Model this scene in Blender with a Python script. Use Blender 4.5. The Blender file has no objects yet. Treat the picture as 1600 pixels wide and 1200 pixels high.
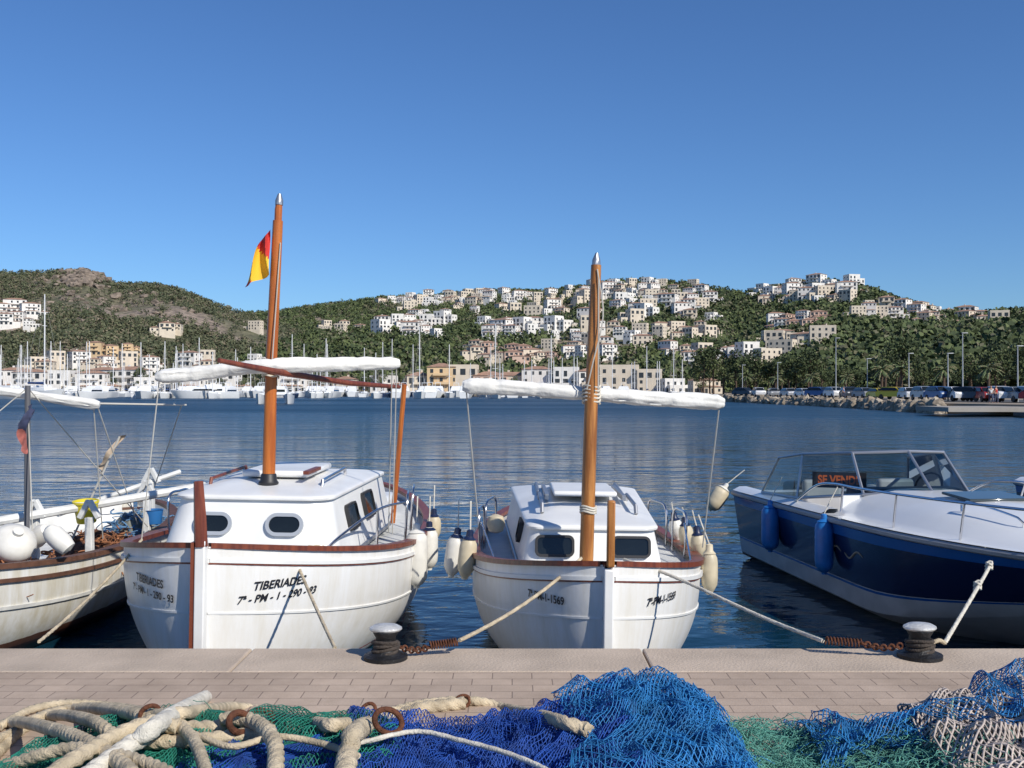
import bpy, math, random, bmesh
import numpy as np
from mathutils import Vector, Matrix, noise as mnoise
random.seed(7)
scene=bpy.context.scene
col=scene.collection
F=1555.0; EYE=2.4; HZ=608.0; QZ=0.8
def V(a,e,d): return Vector(((a-800)/F*d, d, EYE-(e-HZ)*d/F))
# ------------------------------------------------------------------ materials
MATS={}
def mat(name,c,rough=0.6,metal=0.0,var=0.15,vscale=3.0,bump=0.0,bscale=30.0,c2=None,coat=0.0,detail=4):
    if name in MATS: return MATS[name]
    m=bpy.data.materials.new(name); m.use_nodes=True
    nt=m.node_tree; b=nt.nodes['Principled BSDF']
    b.inputs['Roughness'].default_value=rough; b.inputs['Metallic'].default_value=metal
    if coat: b.inputs['Coat Weight'].default_value=coat
    tc=nt.nodes.new('ShaderNodeTexCoord')
    n=nt.nodes.new('ShaderNodeTexNoise'); n.inputs['Scale'].default_value=vscale; n.inputs['Detail'].default_value=detail
    nt.links.new(tc.outputs['Object'],n.inputs['Vector'])
    r=nt.nodes.new('ShaderNodeValToRGB')
    r.color_ramp.elements[0].position=0.35; r.color_ramp.elements[1].position=0.65
    ca=c2 if c2 else tuple(x*(1-var) for x in c)
    r.color_ramp.elements[0].color=(*ca,1); r.color_ramp.elements[1].color=(*c,1)
    nt.links.new(n.outputs['Fac'],r.inputs['Fac']); nt.links.new(r.outputs['Color'],b.inputs['Base Color'])
    if bump>0:
        n2=nt.nodes.new('ShaderNodeTexNoise'); n2.inputs['Scale'].default_value=bscale; n2.inputs['Detail'].default_value=5
        nt.links.new(tc.outputs['Object'],n2.inputs['Vector'])
        bp=nt.nodes.new('ShaderNodeBump'); bp.inputs['Strength'].default_value=min(1,bump); bp.inputs['Distance'].default_value=0.02
        nt.links.new(n2.outputs['Fac'],bp.inputs['Height']); nt.links.new(bp.outputs['Normal'],b.inputs['Normal'])
    MATS[name]=m; return m
def wood(name,c,c2,rough=0.35):
    if name in MATS: return MATS[name]
    m=mat(name,c,rough,c2=c2,bump=0.15,bscale=60)
    nt=m.node_tree
    tc=[n for n in nt.nodes if n.type=='TEX_COORD'][0]; n=[n for n in nt.nodes if n.type=='TEX_NOISE'][0]
    mp=nt.nodes.new('ShaderNodeMapping'); mp.inputs['Scale'].default_value=(8,8,0.7)
    nt.links.new(tc.outputs['Object'],mp.inputs['Vector']); nt.links.new(mp.outputs['Vector'],n.inputs['Vector'])
    return m
def hull_mat(name,bands,dirt=0.1):
    m=bpy.data.materials.new(name); m.use_nodes=True; nt=m.node_tree; b=nt.nodes['Principled BSDF']
    b.inputs['Roughness'].default_value=0.28
    tc=nt.nodes.new('ShaderNodeTexCoord'); sp=nt.nodes.new('ShaderNodeSeparateXYZ'); nt.links.new(tc.outputs['Object'],sp.inputs[0])
    n0=nt.nodes.new('ShaderNodeTexNoise'); n0.inputs['Scale'].default_value=6; nt.links.new(tc.outputs['Object'],n0.inputs['Vector'])
    md=nt.nodes.new('ShaderNodeMath'); md.operation='MULTIPLY_ADD'; md.inputs[1].default_value=0.03; nt.links.new(n0.outputs['Fac'],md.inputs[0]); nt.links.new(sp.outputs['Z'],md.inputs[2])
    mr=nt.nodes.new('ShaderNodeMapRange'); mr.inputs['From Min'].default_value=-0.485; mr.inputs['From Max'].default_value=1.515
    nt.links.new(md.outputs[0],mr.inputs['Value'])
    r=nt.nodes.new('ShaderNodeValToRGB'); r.color_ramp.interpolation='CONSTANT'
    e=r.color_ramp.elements
    e[0].position=0; e[0].color=(*bands[0][1],1)
    e[1].position=(bands[1][0]+0.5)/2; e[1].color=(*bands[1][1],1)
    for z,c in bands[2:]:
        k=e.new((z+0.5)/2); k.color=(*c,1)
    nt.links.new(mr.outputs[0],r.inputs['Fac'])
    n=nt.nodes.new('ShaderNodeTexNoise'); n.inputs['Scale'].default_value=2.2; n.inputs['Detail'].default_value=8; n.inputs['Roughness'].default_value=.7
    mp=nt.nodes.new('ShaderNodeMapping'); mp.inputs['Scale'].default_value=(3.5,3.5,.5)
    nt.links.new(tc.outputs['Object'],mp.inputs['Vector']); nt.links.new(mp.outputs[0],n.inputs['Vector'])
    rr=nt.nodes.new('ShaderNodeValToRGB'); rr.color_ramp.elements[0].position=.3; rr.color_ramp.elements[1].position=.62
    rr.color_ramp.elements[0].color=(1-dirt*1.2,1-dirt*1.5,1-dirt*2.2,1); rr.color_ramp.elements[1].color=(1,1,1,1)
    nt.links.new(n.outputs['Fac'],rr.inputs['Fac'])
    mx=nt.nodes.new('ShaderNodeMix'); mx.data_type='RGBA'; mx.blend_type='MULTIPLY'; mx.inputs['Factor'].default_value=1
    nt.links.new(r.outputs['Color'],mx.inputs['A']); nt.links.new(rr.outputs['Color'],mx.inputs['B']); nt.links.new(mx.outputs['Result'],b.inputs['Base Color'])
    bp=nt.nodes.new('ShaderNodeBump'); bp.inputs['Strength'].default_value=.15; bp.inputs['Distance'].default_value=.02
    nt.links.new(n0.outputs['Fac'],bp.inputs['Height']); nt.links.new(bp.outputs[0],b.inputs['Normal'])
    return m
WHITE=mat('white_paint',(.80,.80,.78),.35,var=.12,vscale=2.5,bump=.08,bscale=8)
WHITE2=mat('weathered_white_paint',(.72,.72,.69),.5,var=.22,vscale=5,bump=.2,bscale=20)
DECKW=mat('non_skid_deck_paint',(.62,.63,.62),.8,var=.15,vscale=5,bump=.5,bscale=160)
TEAK=wood('varnished_wood',(.52,.16,.03),(.33,.085,.018),.28)
TEAK2=wood('honey_varnished_wood',(.50,.22,.06),(.25,.09,.022),.35)
DWOOD=wood('dark_red_wood',(.22,.06,.03),(.12,.03,.02),.4)
CHROME=mat('stainless_steel',(.6,.6,.62),.22,1.0,var=.05)
ALU=mat('grey_aluminium',(.42,.43,.45),.4,.8,var=.1)
FRAME=mat('pale_window_frame',(.46,.48,.50),.4,.3,var=.1)
BLACK=mat('black_rubber',(.02,.02,.022),.5)
GLASSD=mat('dark_window_glass',(.012,.016,.018),.06,var=.3)
SAIL=mat('white_sailcloth',(.76,.75,.71),.85,var=.16,vscale=6,bump=1,bscale=7)
ROPE=mat('cream_rope',(.60,.50,.35),.9,var=.38,vscale=11,bump=.5,bscale=120)
ROPEW=mat('white_rope',(.68,.64,.55),.9,var=.25,vscale=14,bump=.4,bscale=120)
LINE=mat('thin_grey_line',(.5,.48,.43),.8)
RUST=mat('rusty_iron',(.16,.06,.03),.85,.3,var=.5,vscale=30,bump=.6,bscale=90)
IRON=mat('black_cast_iron',(.025,.025,.027),.5,.4,var=.4,vscale=20,bump=.4,bscale=60)
IRONT=mat('worn_silver_iron',(.66,.66,.64),.4,.3,var=.35,vscale=18,bump=.3,bscale=50)
FW=mat('white_fender_vinyl',(.74,.72,.66),.45,var=.14,vscale=8)
FC=mat('cream_fender_vinyl',(.66,.57,.40),.5,var=.25,vscale=8)
FB=mat('blue_fender_vinyl',(.02,.17,.50),.35,var=.25,vscale=8)
FN=mat('navy_fender_tip',(.01,.02,.06),.4)
GEL=mat('white_gelcoat',(.76,.77,.77),.25,var=.05,vscale=2,coat=.3)
# ------------------------------------------------------------------ mesh builder
class MB:
    def __init__(s): s.v=[]; s.f=[]; s.m=[]
    def add(s,vs,fs,m=0):
        o=len(s.v); s.v+= [tuple(x) for x in vs]
        for q in fs: s.f.append(tuple(i+o for i in q)); s.m.append(m)
    def box(s,c,sz,m=0,M=None):
        x,y,z=[k/2 for k in sz]
        vs=[Vector((a*x,b*y,d*z)) for a in(-1,1) for b in(-1,1) for d in(-1,1)]
        if M is not None: vs=[M@v for v in vs]
        vs=[v+Vector(c) for v in vs]
        s.add(vs,[(0,1,3,2),(4,6,7,5),(0,4,5,1),(2,3,7,6),(0,2,6,4),(1,5,7,3)],m)
    def tube(s,path,r,n=8,m=0,caps=True,rope=None,prof=None):
        P=[Vector(p) for p in path]; N=len(P)
        T=[(P[min(i+1,N-1)]-P[max(i-1,0)]).normalized() for i in range(N)]
        up=Vector((0,0,1)) if abs(T[0].z)<.9 else Vector((1,0,0))
        U=(up-T[0]*up.dot(T[0])).normalized(); vs=[];acc=0
        for i in range(N):
            if i>0:
                acc+=(P[i]-P[i-1]).length
                U=(U-T[i]*U.dot(T[i])); 
                U=U.normalized() if U.length>1e-6 else T[i].orthogonal().normalized()
            W=T[i].cross(U); ri=r[i] if hasattr(r,'__len__') else r
            for k in range(n):
                a=2*math.pi*k/n; rr=ri
                if rope: rr=ri*(.74+.30*abs(math.cos(1.5*(a-2*math.pi*acc/rope))))
                if prof: rr=ri*prof(a,acc)
                vs.append(P[i]+(U*math.cos(a)+W*math.sin(a))*rr)
        fs=[(i*n+k,i*n+(k+1)%n,(i+1)*n+(k+1)%n,(i+1)*n+k) for i in range(N-1) for k in range(n)]
        if caps: fs.append(tuple(range(n-1,-1,-1))); fs.append(tuple((N-1)*n+k for k in range(n)))
        s.add(vs,fs,m)
    def lathe(s,prof,n=20,o=(0,0,0),m=0,M=None,sx=1,sy=1):
        vs=[];
        for r,z in prof:
            for k in range(n):
                a=2*math.pi*k/n; p=Vector((r*math.cos(a)*sx,r*math.sin(a)*sy,z))
                if M is not None:p=M@p
                vs.append(p+Vector(o))
        K=len(prof); fs=[(i*n+k,i*n+(k+1)%n,(i+1)*n+(k+1)%n,(i+1)*n+k) for i in range(K-1) for k in range(n)]
        fs.append(tuple(range(n-1,-1,-1))); fs.append(tuple((K-1)*n+k for k in range(n)))
        s.add(vs,fs,m)
    def grid(s,rows,m=0,closed=False,mf=None):
        R=len(rows);C=len(rows[0]); vs=[p for r in rows for p in r]; o=len(s.v); s.v+=[tuple(x) for x in vs]
        for i in range(R-1):
            for j in range(C if closed else C-1):
                k=(j+1)%C
                s.f.append((o+i*C+j,o+i*C+k,o+(i+1)*C+k,o+(i+1)*C+j)); s.m.append(mf(i,j) if mf else m)
    def obj(s,name,mats,parent=None,loc=(0,0,0),smooth=True,ang=35,bevel=0,fix=True,**props):
        me=bpy.data.meshes.new(name); me.from_pydata(s.v,[],s.f)
        for mm in (mats if isinstance(mats,(list,tuple)) else [mats]): me.materials.append(mm)
        me.polygons.foreach_set('material_index',s.m)
        if fix and len(s.f)<200000:
            b=bmesh.new(); b.from_mesh(me); bmesh.ops.recalc_face_normals(b,faces=b.faces); b.to_mesh(me); b.free()
        if smooth:
            me.polygons.foreach_set('use_smooth',[True]*len(me.polygons)); me.set_sharp_from_angle(angle=math.radians(ang))
        me.update()
        ob=bpy.data.objects.new(name,me); col.objects.link(ob); ob.location=loc
        if parent: ob.parent=parent
        if bevel:
            bm=ob.modifiers.new('bevel','BEVEL'); bm.width=bevel; bm.segments=2; bm.limit_method='ANGLE'
        for k,v in props.items(): ob[k]=v
        return ob
def empty(name,label,cat,loc=(0,0,0),rot=(0,0,0),group=None):
    e=bpy.data.objects.new(name,None); col.objects.link(e); e.location=loc; e.rotation_euler=rot; e.empty_display_size=.2
    e['label']=label; e['category']=cat
    if group: e['group']=group
    return e
def copy_tree(o,loc,rot=None,scale=None,matswap=None):
    n=o.copy(); col.objects.link(n); n.location=loc
    if rot is not None: n.rotation_euler=rot
    if scale is not None: n.scale=scale
    for c in o.children:
        k=c.copy(); col.objects.link(k); k.parent=n
        if matswap and matswap.get(c.name.split('.')[0]): k.data=matswap[c.name.split('.')[0]]
        for g in c.children:
            h=g.copy(); col.objects.link(h); h.parent=k
    return n
def spline(pts,step):
    P=[Vector(p) for p in pts]; P=[P[0]*2-P[1]]+P+[P[-1]*2-P[-2]]; out=[]
    for i in range(1,len(P)-2):
        a,b,c,d=P[i-1:i+3]; n=max(2,int((c-b).length/step))
        for k in range(n):
            t=k/n; out.append(.5*((2*b)+(c-a)*t+(2*a-5*b+4*c-d)*t*t+(3*b-a-3*c+d)*t**3))
    out.append(P[-2]); return out
def sag(a,b,s,n=24):
    a=Vector(a);b=Vector(b); return [a.lerp(b,t/n)-Vector((0,0,s*4*(t/n)*(1-t/n))) for t in range(n+1)]
def fast_mesh(name,verts,quads,mi,mats,nv=4):
    me=bpy.data.meshes.new(name); me.vertices.add(len(verts)); me.vertices.foreach_set('co',np.asarray(verts,dtype=np.float32).ravel())
    nf=len(quads); me.loops.add(nf*nv); me.loops.foreach_set('vertex_index',np.asarray(quads,dtype=np.int32).ravel())
    me.polygons.add(nf); me.polygons.foreach_set('loop_start',np.arange(nf,dtype=np.int32)*nv)
    for mm in mats: me.materials.append(mm)
    me.polygons.foreach_set('material_index',np.asarray(mi,dtype=np.int32)); me.update(calc_edges=True)
    return me
def link(name,me,parent=None,loc=(0,0,0),**props):
    ob=bpy.data.objects.new(name,me); col.objects.link(ob); ob.location=loc
    if parent: ob.parent=parent
    for k,v in props.items(): ob[k]=v
    return ob
def lines(name,parent,segs,r,m,n=5):
    for s_ in segs:
        q=MB(); q.tube(s_,r,n); q.obj(name,m,parent)
# ------------------------------------------------------------------ camera, light, sky
cam=bpy.data.cameras.new('camera'); camo=bpy.data.objects.new('camera',cam); col.objects.link(camo)
cam.sensor_width=36; cam.lens=35; cam.clip_end=9000; cam.clip_start=.05
camo.location=(0,0,EYE); camo.rotation_euler=(math.radians(90)+8/F,0,0); scene.camera=camo
sd=Vector((.55,-.58,.60)).normalized()
sun=bpy.data.lights.new('sun','SUN'); sun.energy=4.9; sun.angle=math.radians(.5); sun.color=(1,.94,.84)
so=bpy.data.objects.new('sun',sun); col.objects.link(so); so.rotation_euler=sd.to_track_quat('Z','Y').to_euler(); so.location=(20,-20,30)
w=bpy.data.worlds.new('World'); scene.world=w; w.use_nodes=True; nt=w.node_tree
sk=nt.nodes.new('ShaderNodeTexSky'); sk.sky_type='NISHITA'; sk.sun_disc=False
sk.sun_elevation=math.asin(sd.z); sk.sun_rotation=math.atan2(sd.x,sd.y); sk.altitude=0; sk.air_density=1.0; sk.dust_density=.2; sk.ozone_density=3.0
bg=nt.nodes['Background']; bg.inputs['Strength'].default_value=.082
mx=nt.nodes.new('ShaderNodeMix'); mx.data_type='RGBA'; mx.blend_type='MULTIPLY'; mx.inputs['Factor'].default_value=1; mx.inputs['B'].default_value=(.66,.98,1.40,1)
nt.links.new(sk.outputs['Color'],mx.inputs['A']); nt.links.new(mx.outputs['Result'],bg.inputs['Color'])
scene.view_settings.view_transform='Standard'; scene.view_settings.look='None'; scene.view_settings.exposure=0
# ------------------------------------------------------------------ water
def water_mat():
    m=bpy.data.materials.new('sea_water'); m.use_nodes=True; nt=m.node_tree; b=nt.nodes['Principled BSDF']
    b.inputs['Base Color'].default_value=(.005,.030,.055,1); b.inputs['IOR'].default_value=1.33
    g=nt.nodes.new('ShaderNodeNewGeometry')
    sp=nt.nodes.new('ShaderNodeSeparateXYZ'); nt.links.new(g.outputs['Position'],sp.inputs[0])
    mr=nt.nodes.new('ShaderNodeMapRange'); mr.inputs['From Min'].default_value=12; mr.inputs['From Max'].default_value=70; mr.inputs['To Min'].default_value=.42; mr.inputs['To Max'].default_value=2.4
    nt.links.new(sp.outputs['Y'],mr.inputs['Value'])
    # wind patches
    wn=nt.nodes.new('ShaderNodeTexNoise'); wn.inputs['Scale'].default_value=.02; wn.inputs['Detail'].default_value=4
    wm=nt.nodes.new('ShaderNodeMapping'); wm.inputs['Scale'].default_value=(.5,1.6,1); nt.links.new(g.outputs['Position'],wm.inputs['Vector']); nt.links.new(wm.outputs[0],wn.inputs['Vector'])
    r1=nt.nodes.new('ShaderNodeMapRange'); r1.inputs['From Min'].default_value=18; r1.inputs['From Max'].default_value=110; r1.inputs['To Min'].default_value=.03; r1.inputs['To Max'].default_value=.36
    nt.links.new(sp.outputs['Y'],r1.inputs['Value'])
    r2=nt.nodes.new('ShaderNodeMapRange'); r2.inputs['From Min'].default_value=.35; r2.inputs['From Max'].default_value=.65; r2.inputs['To Min'].default_value=.75; r2.inputs['To Max'].default_value=1.15
    nt.links.new(wn.outputs['Fac'],r2.inputs['Value'])
    rm=nt.nodes.new('ShaderNodeMath'); rm.operation='MULTIPLY'; nt.links.new(r1.outputs[0],rm.inputs[0]); nt.links.new(r2.outputs[0],rm.inputs[1]); nt.links.new(rm.outputs[0],b.inputs['Roughness'])
    prev=None
    for sc,dist,asp in ((.55,.12,(1,1.8,1)),(2.2,.035,(1,1.6,1)),(.12,.22,(1,2.2,1)),(6,.008,(1,1.3,1))):
        mp=nt.nodes.new('ShaderNodeMapping'); mp.inputs['Scale'].default_value=asp; mp.inputs['Rotation'].default_value=(0,0,.25)
        nt.links.new(g.outputs['Position'],mp.inputs['Vector'])
        n=nt.nodes.new('ShaderNodeTexNoise'); n.inputs['Scale'].default_value=sc; n.inputs['Detail'].default_value=3; n.inputs['Distortion'].default_value=.4
        nt.links.new(mp.outputs[0],n.inputs['Vector'])
        mm=nt.nodes.new('ShaderNodeMath'); mm.operation='MULTIPLY'; mm.inputs[1].default_value=dist; nt.links.new(mr.outputs[0],mm.inputs[0])
        bp=nt.nodes.new('ShaderNodeBump'); bp.inputs['Strength'].default_value=1; nt.links.new(mm.outputs[0],bp.inputs['Distance'])
        nt.links.new(n.outputs['Fac'],bp.inputs['Height'])
        if prev: nt.links.new(prev.outputs['Normal'],bp.inputs['Normal'])
        prev=bp
    nt.links.new(prev.outputs['Normal'],b.inputs['Normal']); return m
mb=MB(); mb.add([(-4000,5,0),(4000,5,0),(4000,6000,0),(-4000,6000,0)],[(0,1,2,3)])
mb.obj('water',water_mat(),smooth=False,kind='structure',label='calm blue harbour water with small ripples',category='water')
# ------------------------------------------------------------------ quay
def paver_mat():
    m=bpy.data.materials.new('paving_blocks'); m.use_nodes=True; nt=m.node_tree; b=nt.nodes['Principled BSDF']; b.inputs['Roughness'].default_value=.85
    g=nt.nodes.new('ShaderNodeNewGeometry'); br=nt.nodes.new('ShaderNodeTexBrick')
    nt.links.new(g.outputs['Position'],br.inputs['Vector'])
    br.inputs['Color1'].default_value=(.50,.39,.30,1); br.inputs['Color2'].default_value=(.43,.335,.26,1); br.inputs['Mortar'].default_value=(.27,.205,.16,1)
    br.inputs['Scale'].default_value=1; br.inputs['Brick Width'].default_value=.22; br.inputs['Row Height'].default_value=.115; br.inputs['Mortar Size'].default_value=.004; br.inputs['Mortar Smooth'].default_value=.4
    n=nt.nodes.new('ShaderNodeTexNoise'); n.inputs['Scale'].default_value=1.6; n.inputs['Detail'].default_value=9; n.inputs['Roughness'].default_value=.7; nt.links.new(g.outputs['Position'],n.inputs['Vector'])
    r=nt.nodes.new('ShaderNodeValToRGB'); r.color_ramp.elements[0].position=.3; r.color_ramp.elements[1].position=.7; r.color_ramp.elements[0].color=(.70,.68,.66,1); r.color_ramp.elements[1].color=(1.1,1.1,1.1,1)
    nt.links.new(n.outputs['Fac'],r.inputs['Fac'])
    mx=nt.nodes.new('ShaderNodeMix'); mx.data_type='RGBA'; mx.blend_type='MULTIPLY'; mx.inputs['Factor'].default_value=1
    nt.links.new(br.outputs['Color'],mx.inputs['A']); nt.links.new(r.outputs['Color'],mx.inputs['B']); nt.links.new(mx.outputs['Result'],b.inputs['Base Color'])
    bp=nt.nodes.new('ShaderNodeBump'); bp.inputs['Strength'].default_value=.5; bp.inputs['Distance'].default_value=.006; bp.invert=True
    nt.links.new(br.outputs['Fac'],bp.inputs['Height'])
    n2=nt.nodes.new('ShaderNodeTexNoise'); n2.inputs['Scale'].default_value=90; nt.links.new(g.outputs['Position'],n2.inputs['Vector'])
    b2=nt.nodes.new('ShaderNodeBump'); b2.inputs['Strength'].default_value=.4; b2.inputs['Distance'].default_value=.004; nt.links.new(n2.outputs['Fac'],b2.inputs['Height']); nt.links.new(bp.outputs[0],b2.inputs['Normal'])
    nt.links.new(b2.outputs[0],b.inputs['Normal']); return m
QE=6.16
mb=MB(); mb.box((0,-12.2,QZ-1),(160,35.7,2-.008))
mb.obj('quay_pavement',paver_mat(),smooth=False,kind='structure',label='beige block paving of the harbour quay',category='pavement')
COPE=mat('concrete_coping',(.53,.43,.335),.85,var=.24,vscale=2.2,bump=.35,bscale=60,detail=10)
x=-40
while x<40:
    mbb=MB(); L=2.4; mbb.box((0,0,0),(L-.008,QE-5.65,.9),0)
    o=mbb.obj('coping_stone',COPE,loc=(x+L/2,(QE+5.65)/2,QZ-.45),bevel=.012,smooth=False,label='pale concrete coping slab along the quay edge',category='kerb',group='coping slabs along the quay edge')
    x+=L
mb=MB(); mb.box((0,5.9,-1.1),(160,.4,2.8-.4)); mb.obj('quay_wall',mat('wet_concrete',(.12,.11,.10),.8,bump=.5),smooth=False,kind='structure',label='dark wet concrete face of the quay',category='wall')
# ------------------------------------------------------------------ llaut boats
class Llaut:
    def __init__(s,L,B,zb,zm,zs,keel=-.45):
        s.L=L;s.B=B;s.zb=zb;s.zm=zm;s.zs=zs;s.keel=keel
    def hb(s,u):
        if u<.45: k=1-(1-u/.45)**2.3
        else: k=1-((u-.45)/.55)**2.5
        return max(.03,s.B*max(k,0)**.6)
    def sheer(s,u):
        return s.zm+((s.zb-s.zm)*(1-u/.55)**2 if u<.55 else (s.zs-s.zm)*((u-.55)/.45)**2)
    def pt(s,u,z,side,off=0):
        zs=s.sheer(u); t=min(1,max(0,(zs-z)/(zs-s.keel))); p=1.35+2.1*math.sin(math.pi*min(1,max(0,u)))**.8
        x=s.hb(u)*(1-t**p)
        return Vector((side*(max(x,.03)+off),u*s.L,z))
    def us(s,n=46,a=0,b=1):
        return [a+(b-a)*(.5-.5*math.cos(math.pi*i/n)) for i in range(n+1)]
    def skin(s):
        q=MB(); 
        for side in(-1,1):
            rows=[]
            for u in s.us(70):
                zs=s.sheer(u); rows.append([s.pt(u,zs-(zs-s.keel)*(j/26),side) for j in range(27)])
            q.grid(rows)
        return q
    def strip(s,side,dz,h,o0,o1,a=0,b=1,n=46):
        mb=MB(); rows=[]
        for u in s.us(n,a,b):
            z=s.sheer(u)-dz
            p=s.pt(u,z,side); q=s.pt(u,z-h,side)
            rows.append([p+Vector((side*o0,0,0)),p+Vector((side*o1,0,0)),q+Vector((side*o1,0,0)),q+Vector((side*o0,0,0))])
        mb.grid(rows,closed=True); return mb
def merge(*ms):
    r=MB()
    for m in ms: r.add(m.v,m.f,0)
    return r
def rrect(w,h,r,n=6):
    pts=[]
    for cx,cy,a0 in((w/2-r,h/2-r,0),(-w/2+r,h/2-r,90),(-w/2+r,-h/2+r,180),(w/2-r,-h/2+r,270)):
        for k in range(n+1):
            a=math.radians(a0+90*k/n); pts.append((cx+r*math.cos(a),cy+r*math.sin(a)))
    return pts
def window(parent,pos,nrm,w,h,r,fm,fw=.025,gm=None):
    nrm=Vector(nrm).normalized(); X=Vector((0,0,1)).cross(nrm).normalized(); Y=nrm.cross(X); pos=Vector(pos)
    o=rrect(w+2*fw,h+2*fw,r+fw); i=rrect(w,h,r)
    def P(p,d): return X*p[0]+Y*p[1]+nrm*d
    root=MB(); rows=[[P(p,-.03) for p in o],[P(p,.026) for p in o],[P(p,.026) for p in i],[P(p,-.01) for p in i]]
    root.grid(rows,closed=True)
    pane=MB(); pane.add([P(p,.014) for p in i],[tuple(range(len(i)))])
    pn=pane.obj('window',gm or GLASSD,parent,loc=pos,smooth=False,fix=False)
    root.obj('window_frame',fm,pn,smooth=True)
def cabin_rings(y0,y1,hw0,hw1,rf,slope):
    def ring(ins,z,sc=1,yb=None):
        pts=[]
        def corner(cx,cy,r,a0,a1,n=7):
            for k in range(n+1):
                a=math.radians(a0+(a1-a0)*k/n); pts.append((cx+r*math.cos(a),cy+r*math.sin(a)))
        f=y0+ins; b=y1-ins*.4; h0=hw0-ins*.8; h1=hw1-ins*.8
        corner(-h0+rf,f+rf,rf,180,270); corner(h0-rf,f+rf,rf,270,360)
        corner(h1-.06,b-.06,.06,0,90); corner(-h1+.06,b-.06,.06,90,180)
        cy=(f+b)/2
        return [Vector((x*sc,cy+(y-cy)*sc,z+slope*(y-y0))) for x,y in pts]
    return ring
def cabin(parent,y0,y1,hw0,hw1,z0,z1,rf=.25,inset=.1,camber=.08,slope=.0):
    ring=cabin_rings(y0,y1,hw0,hw1,rf,slope)
    rows=[ring(inset*k,z0+(z1-z0)*k) for k in(0,.25,.5,.75,1)]
    m=MB(); m.grid(rows,closed=True); c=m.obj('cabin',WHITE,parent,ang=50)
    rows=[ring(inset,z1-.005),ring(inset-.035,z1-.003),ring(inset-.04,z1+.015),ring(inset-.03,z1+.028),ring(inset,z1+.036)]
    for k in(.93,.8,.6,.35,.08): rows.append(ring(inset,z1+.036+camber*(1-k*k),k))
    m=MB(); m.grid(rows,closed=True); n=len(rows[0]); m.f.append(tuple(len(m.v)-n+i for i in range(n))); m.m.append(0)
    m.obj('cabin_roof',WHITE,parent,ang=60)
    m=MB(); m.grid([ring(-.018,z0),ring(-.018,z0+.035),ring(.0,z0+.04)],closed=True); m.obj('cabin_skirting',ALU,parent)
def hull_text(body,ll,side,u_start,ztop,size,parent,m,name='lettering',shear=.18,sx=1.15):
    cu=bpy.data.curves.new('t','FONT'); cu.body=body; cu.size=size; cu.shear=shear; cu.offset=size*.022; cu.resolution_u=3
    to=bpy.data.objects.new('t',cu); col.objects.link(to); bpy.context.view_layer.update()
    dg=bpy.context.evaluated_depsgraph_get(); me=bpy.data.meshes.new_from_object(to.evaluated_get(dg)); bpy.data.objects.remove(to)
    b=bmesh.new(); b.from_mesh(me); bmesh.ops.triangulate(b,faces=b.faces); 
    bmesh.ops.subdivide_edges(b,edges=[e for e in b.edges if e.calc_length()>size*.35],cuts=2); bmesh.ops.triangulate(b,faces=b.faces); b.to_mesh(me); b.free()
    xs=[v.co.x for v in me.vertices]; W=max(xs)*sx
    tab=[];acc=0;prev=None
    for i in range(400):
        u=.004+i/400*.5; p=ll.pt(u,ztop,side)
        if prev is not None: acc+=(Vector((p.x,p.y))-Vector((prev.x,prev.y))).length
        tab.append((acc,u)); prev=p
    A=np.array([t[0] for t in tab]);U=np.array([t[1] for t in tab])
    for v in me.vertices:
        a=v.co.x*sx
        arc=u_start+(a if side>0 else W-a); u=float(np.interp(arc,A,U)); z=ztop+v.co.y
        p=ll.pt(u,z,side); e=.004
        d1=ll.pt(u+e,z,side)-ll.pt(u-e,z,side); d2=ll.pt(u,z+.02,side)-ll.pt(u,z-.02,side); nn=d1.cross(d2).normalized()
        if nn.x*side<0: nn=-nn
        v.co=p+nn*.009
    me.materials.clear(); me.materials.append(m); ob=link(name,me,parent); return ob
INK=mat('black_lettering_paint',(.015,.015,.02),.5)
def llaut_common(root,ll,hullm,railm,deckz=.1,mould=.42):
    ll.skin().obj('hull',hullm,root,ang=60)
    merge(ll.strip(-1,-.028,.04,-.07,.03),ll.strip(1,-.028,.04,-.07,.03)).obj('cap_rail',railm,root)
    merge(ll.strip(-1,.085,.03,-.01,.022),ll.strip(1,.085,.03,-.01,.022)).obj('rubbing_strake',WHITE,root)
    merge(ll.strip(-1,.115,.012,-.01,.014),ll.strip(1,.115,.012,-.01,.014)).obj('strake_line',railm,root)
    merge(ll.strip(-1,mould,.016,-.01,.012),ll.strip(1,mould,.016,-.01,.012)).obj('plank_moulding',WHITE,root)
    d=MB(); rows=[]
    for u in ll.us(40,.01,.99):
        b=ll.hb(u)-.03; z=ll.sheer(u)-deckz; rows.append([Vector((b*f,u*ll.L,z+.05*(1-f*f))) for f in(-1,-.8,-.5,-.2,0,.2,.5,.8,1)])
    d.grid(rows); d.obj('deck',DECKW,root)
RED=(.45,.03,.02)
HB1=hull_mat('white_hull_paint_red_lines',[(-.5,(.02,.02,.025)),(.02,(.04,.05,.04)),(.06,RED),(.085,(.8,.8,.79)),(.14,RED),(.155,(.80,.80,.79))],.10)
HB2=hull_mat('white_hull_paint',[(-.5,(.02,.02,.025)),(.05,(.05,.05,.04)),(.08,(.78,.78,.77))],.11)
HB3=hull_mat('weathered_hull_paint',[(-.5,(.06,.025,.018)),(.10,(.16,.07,.045)),(.16,(.70,.70,.68))],.22)
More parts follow.
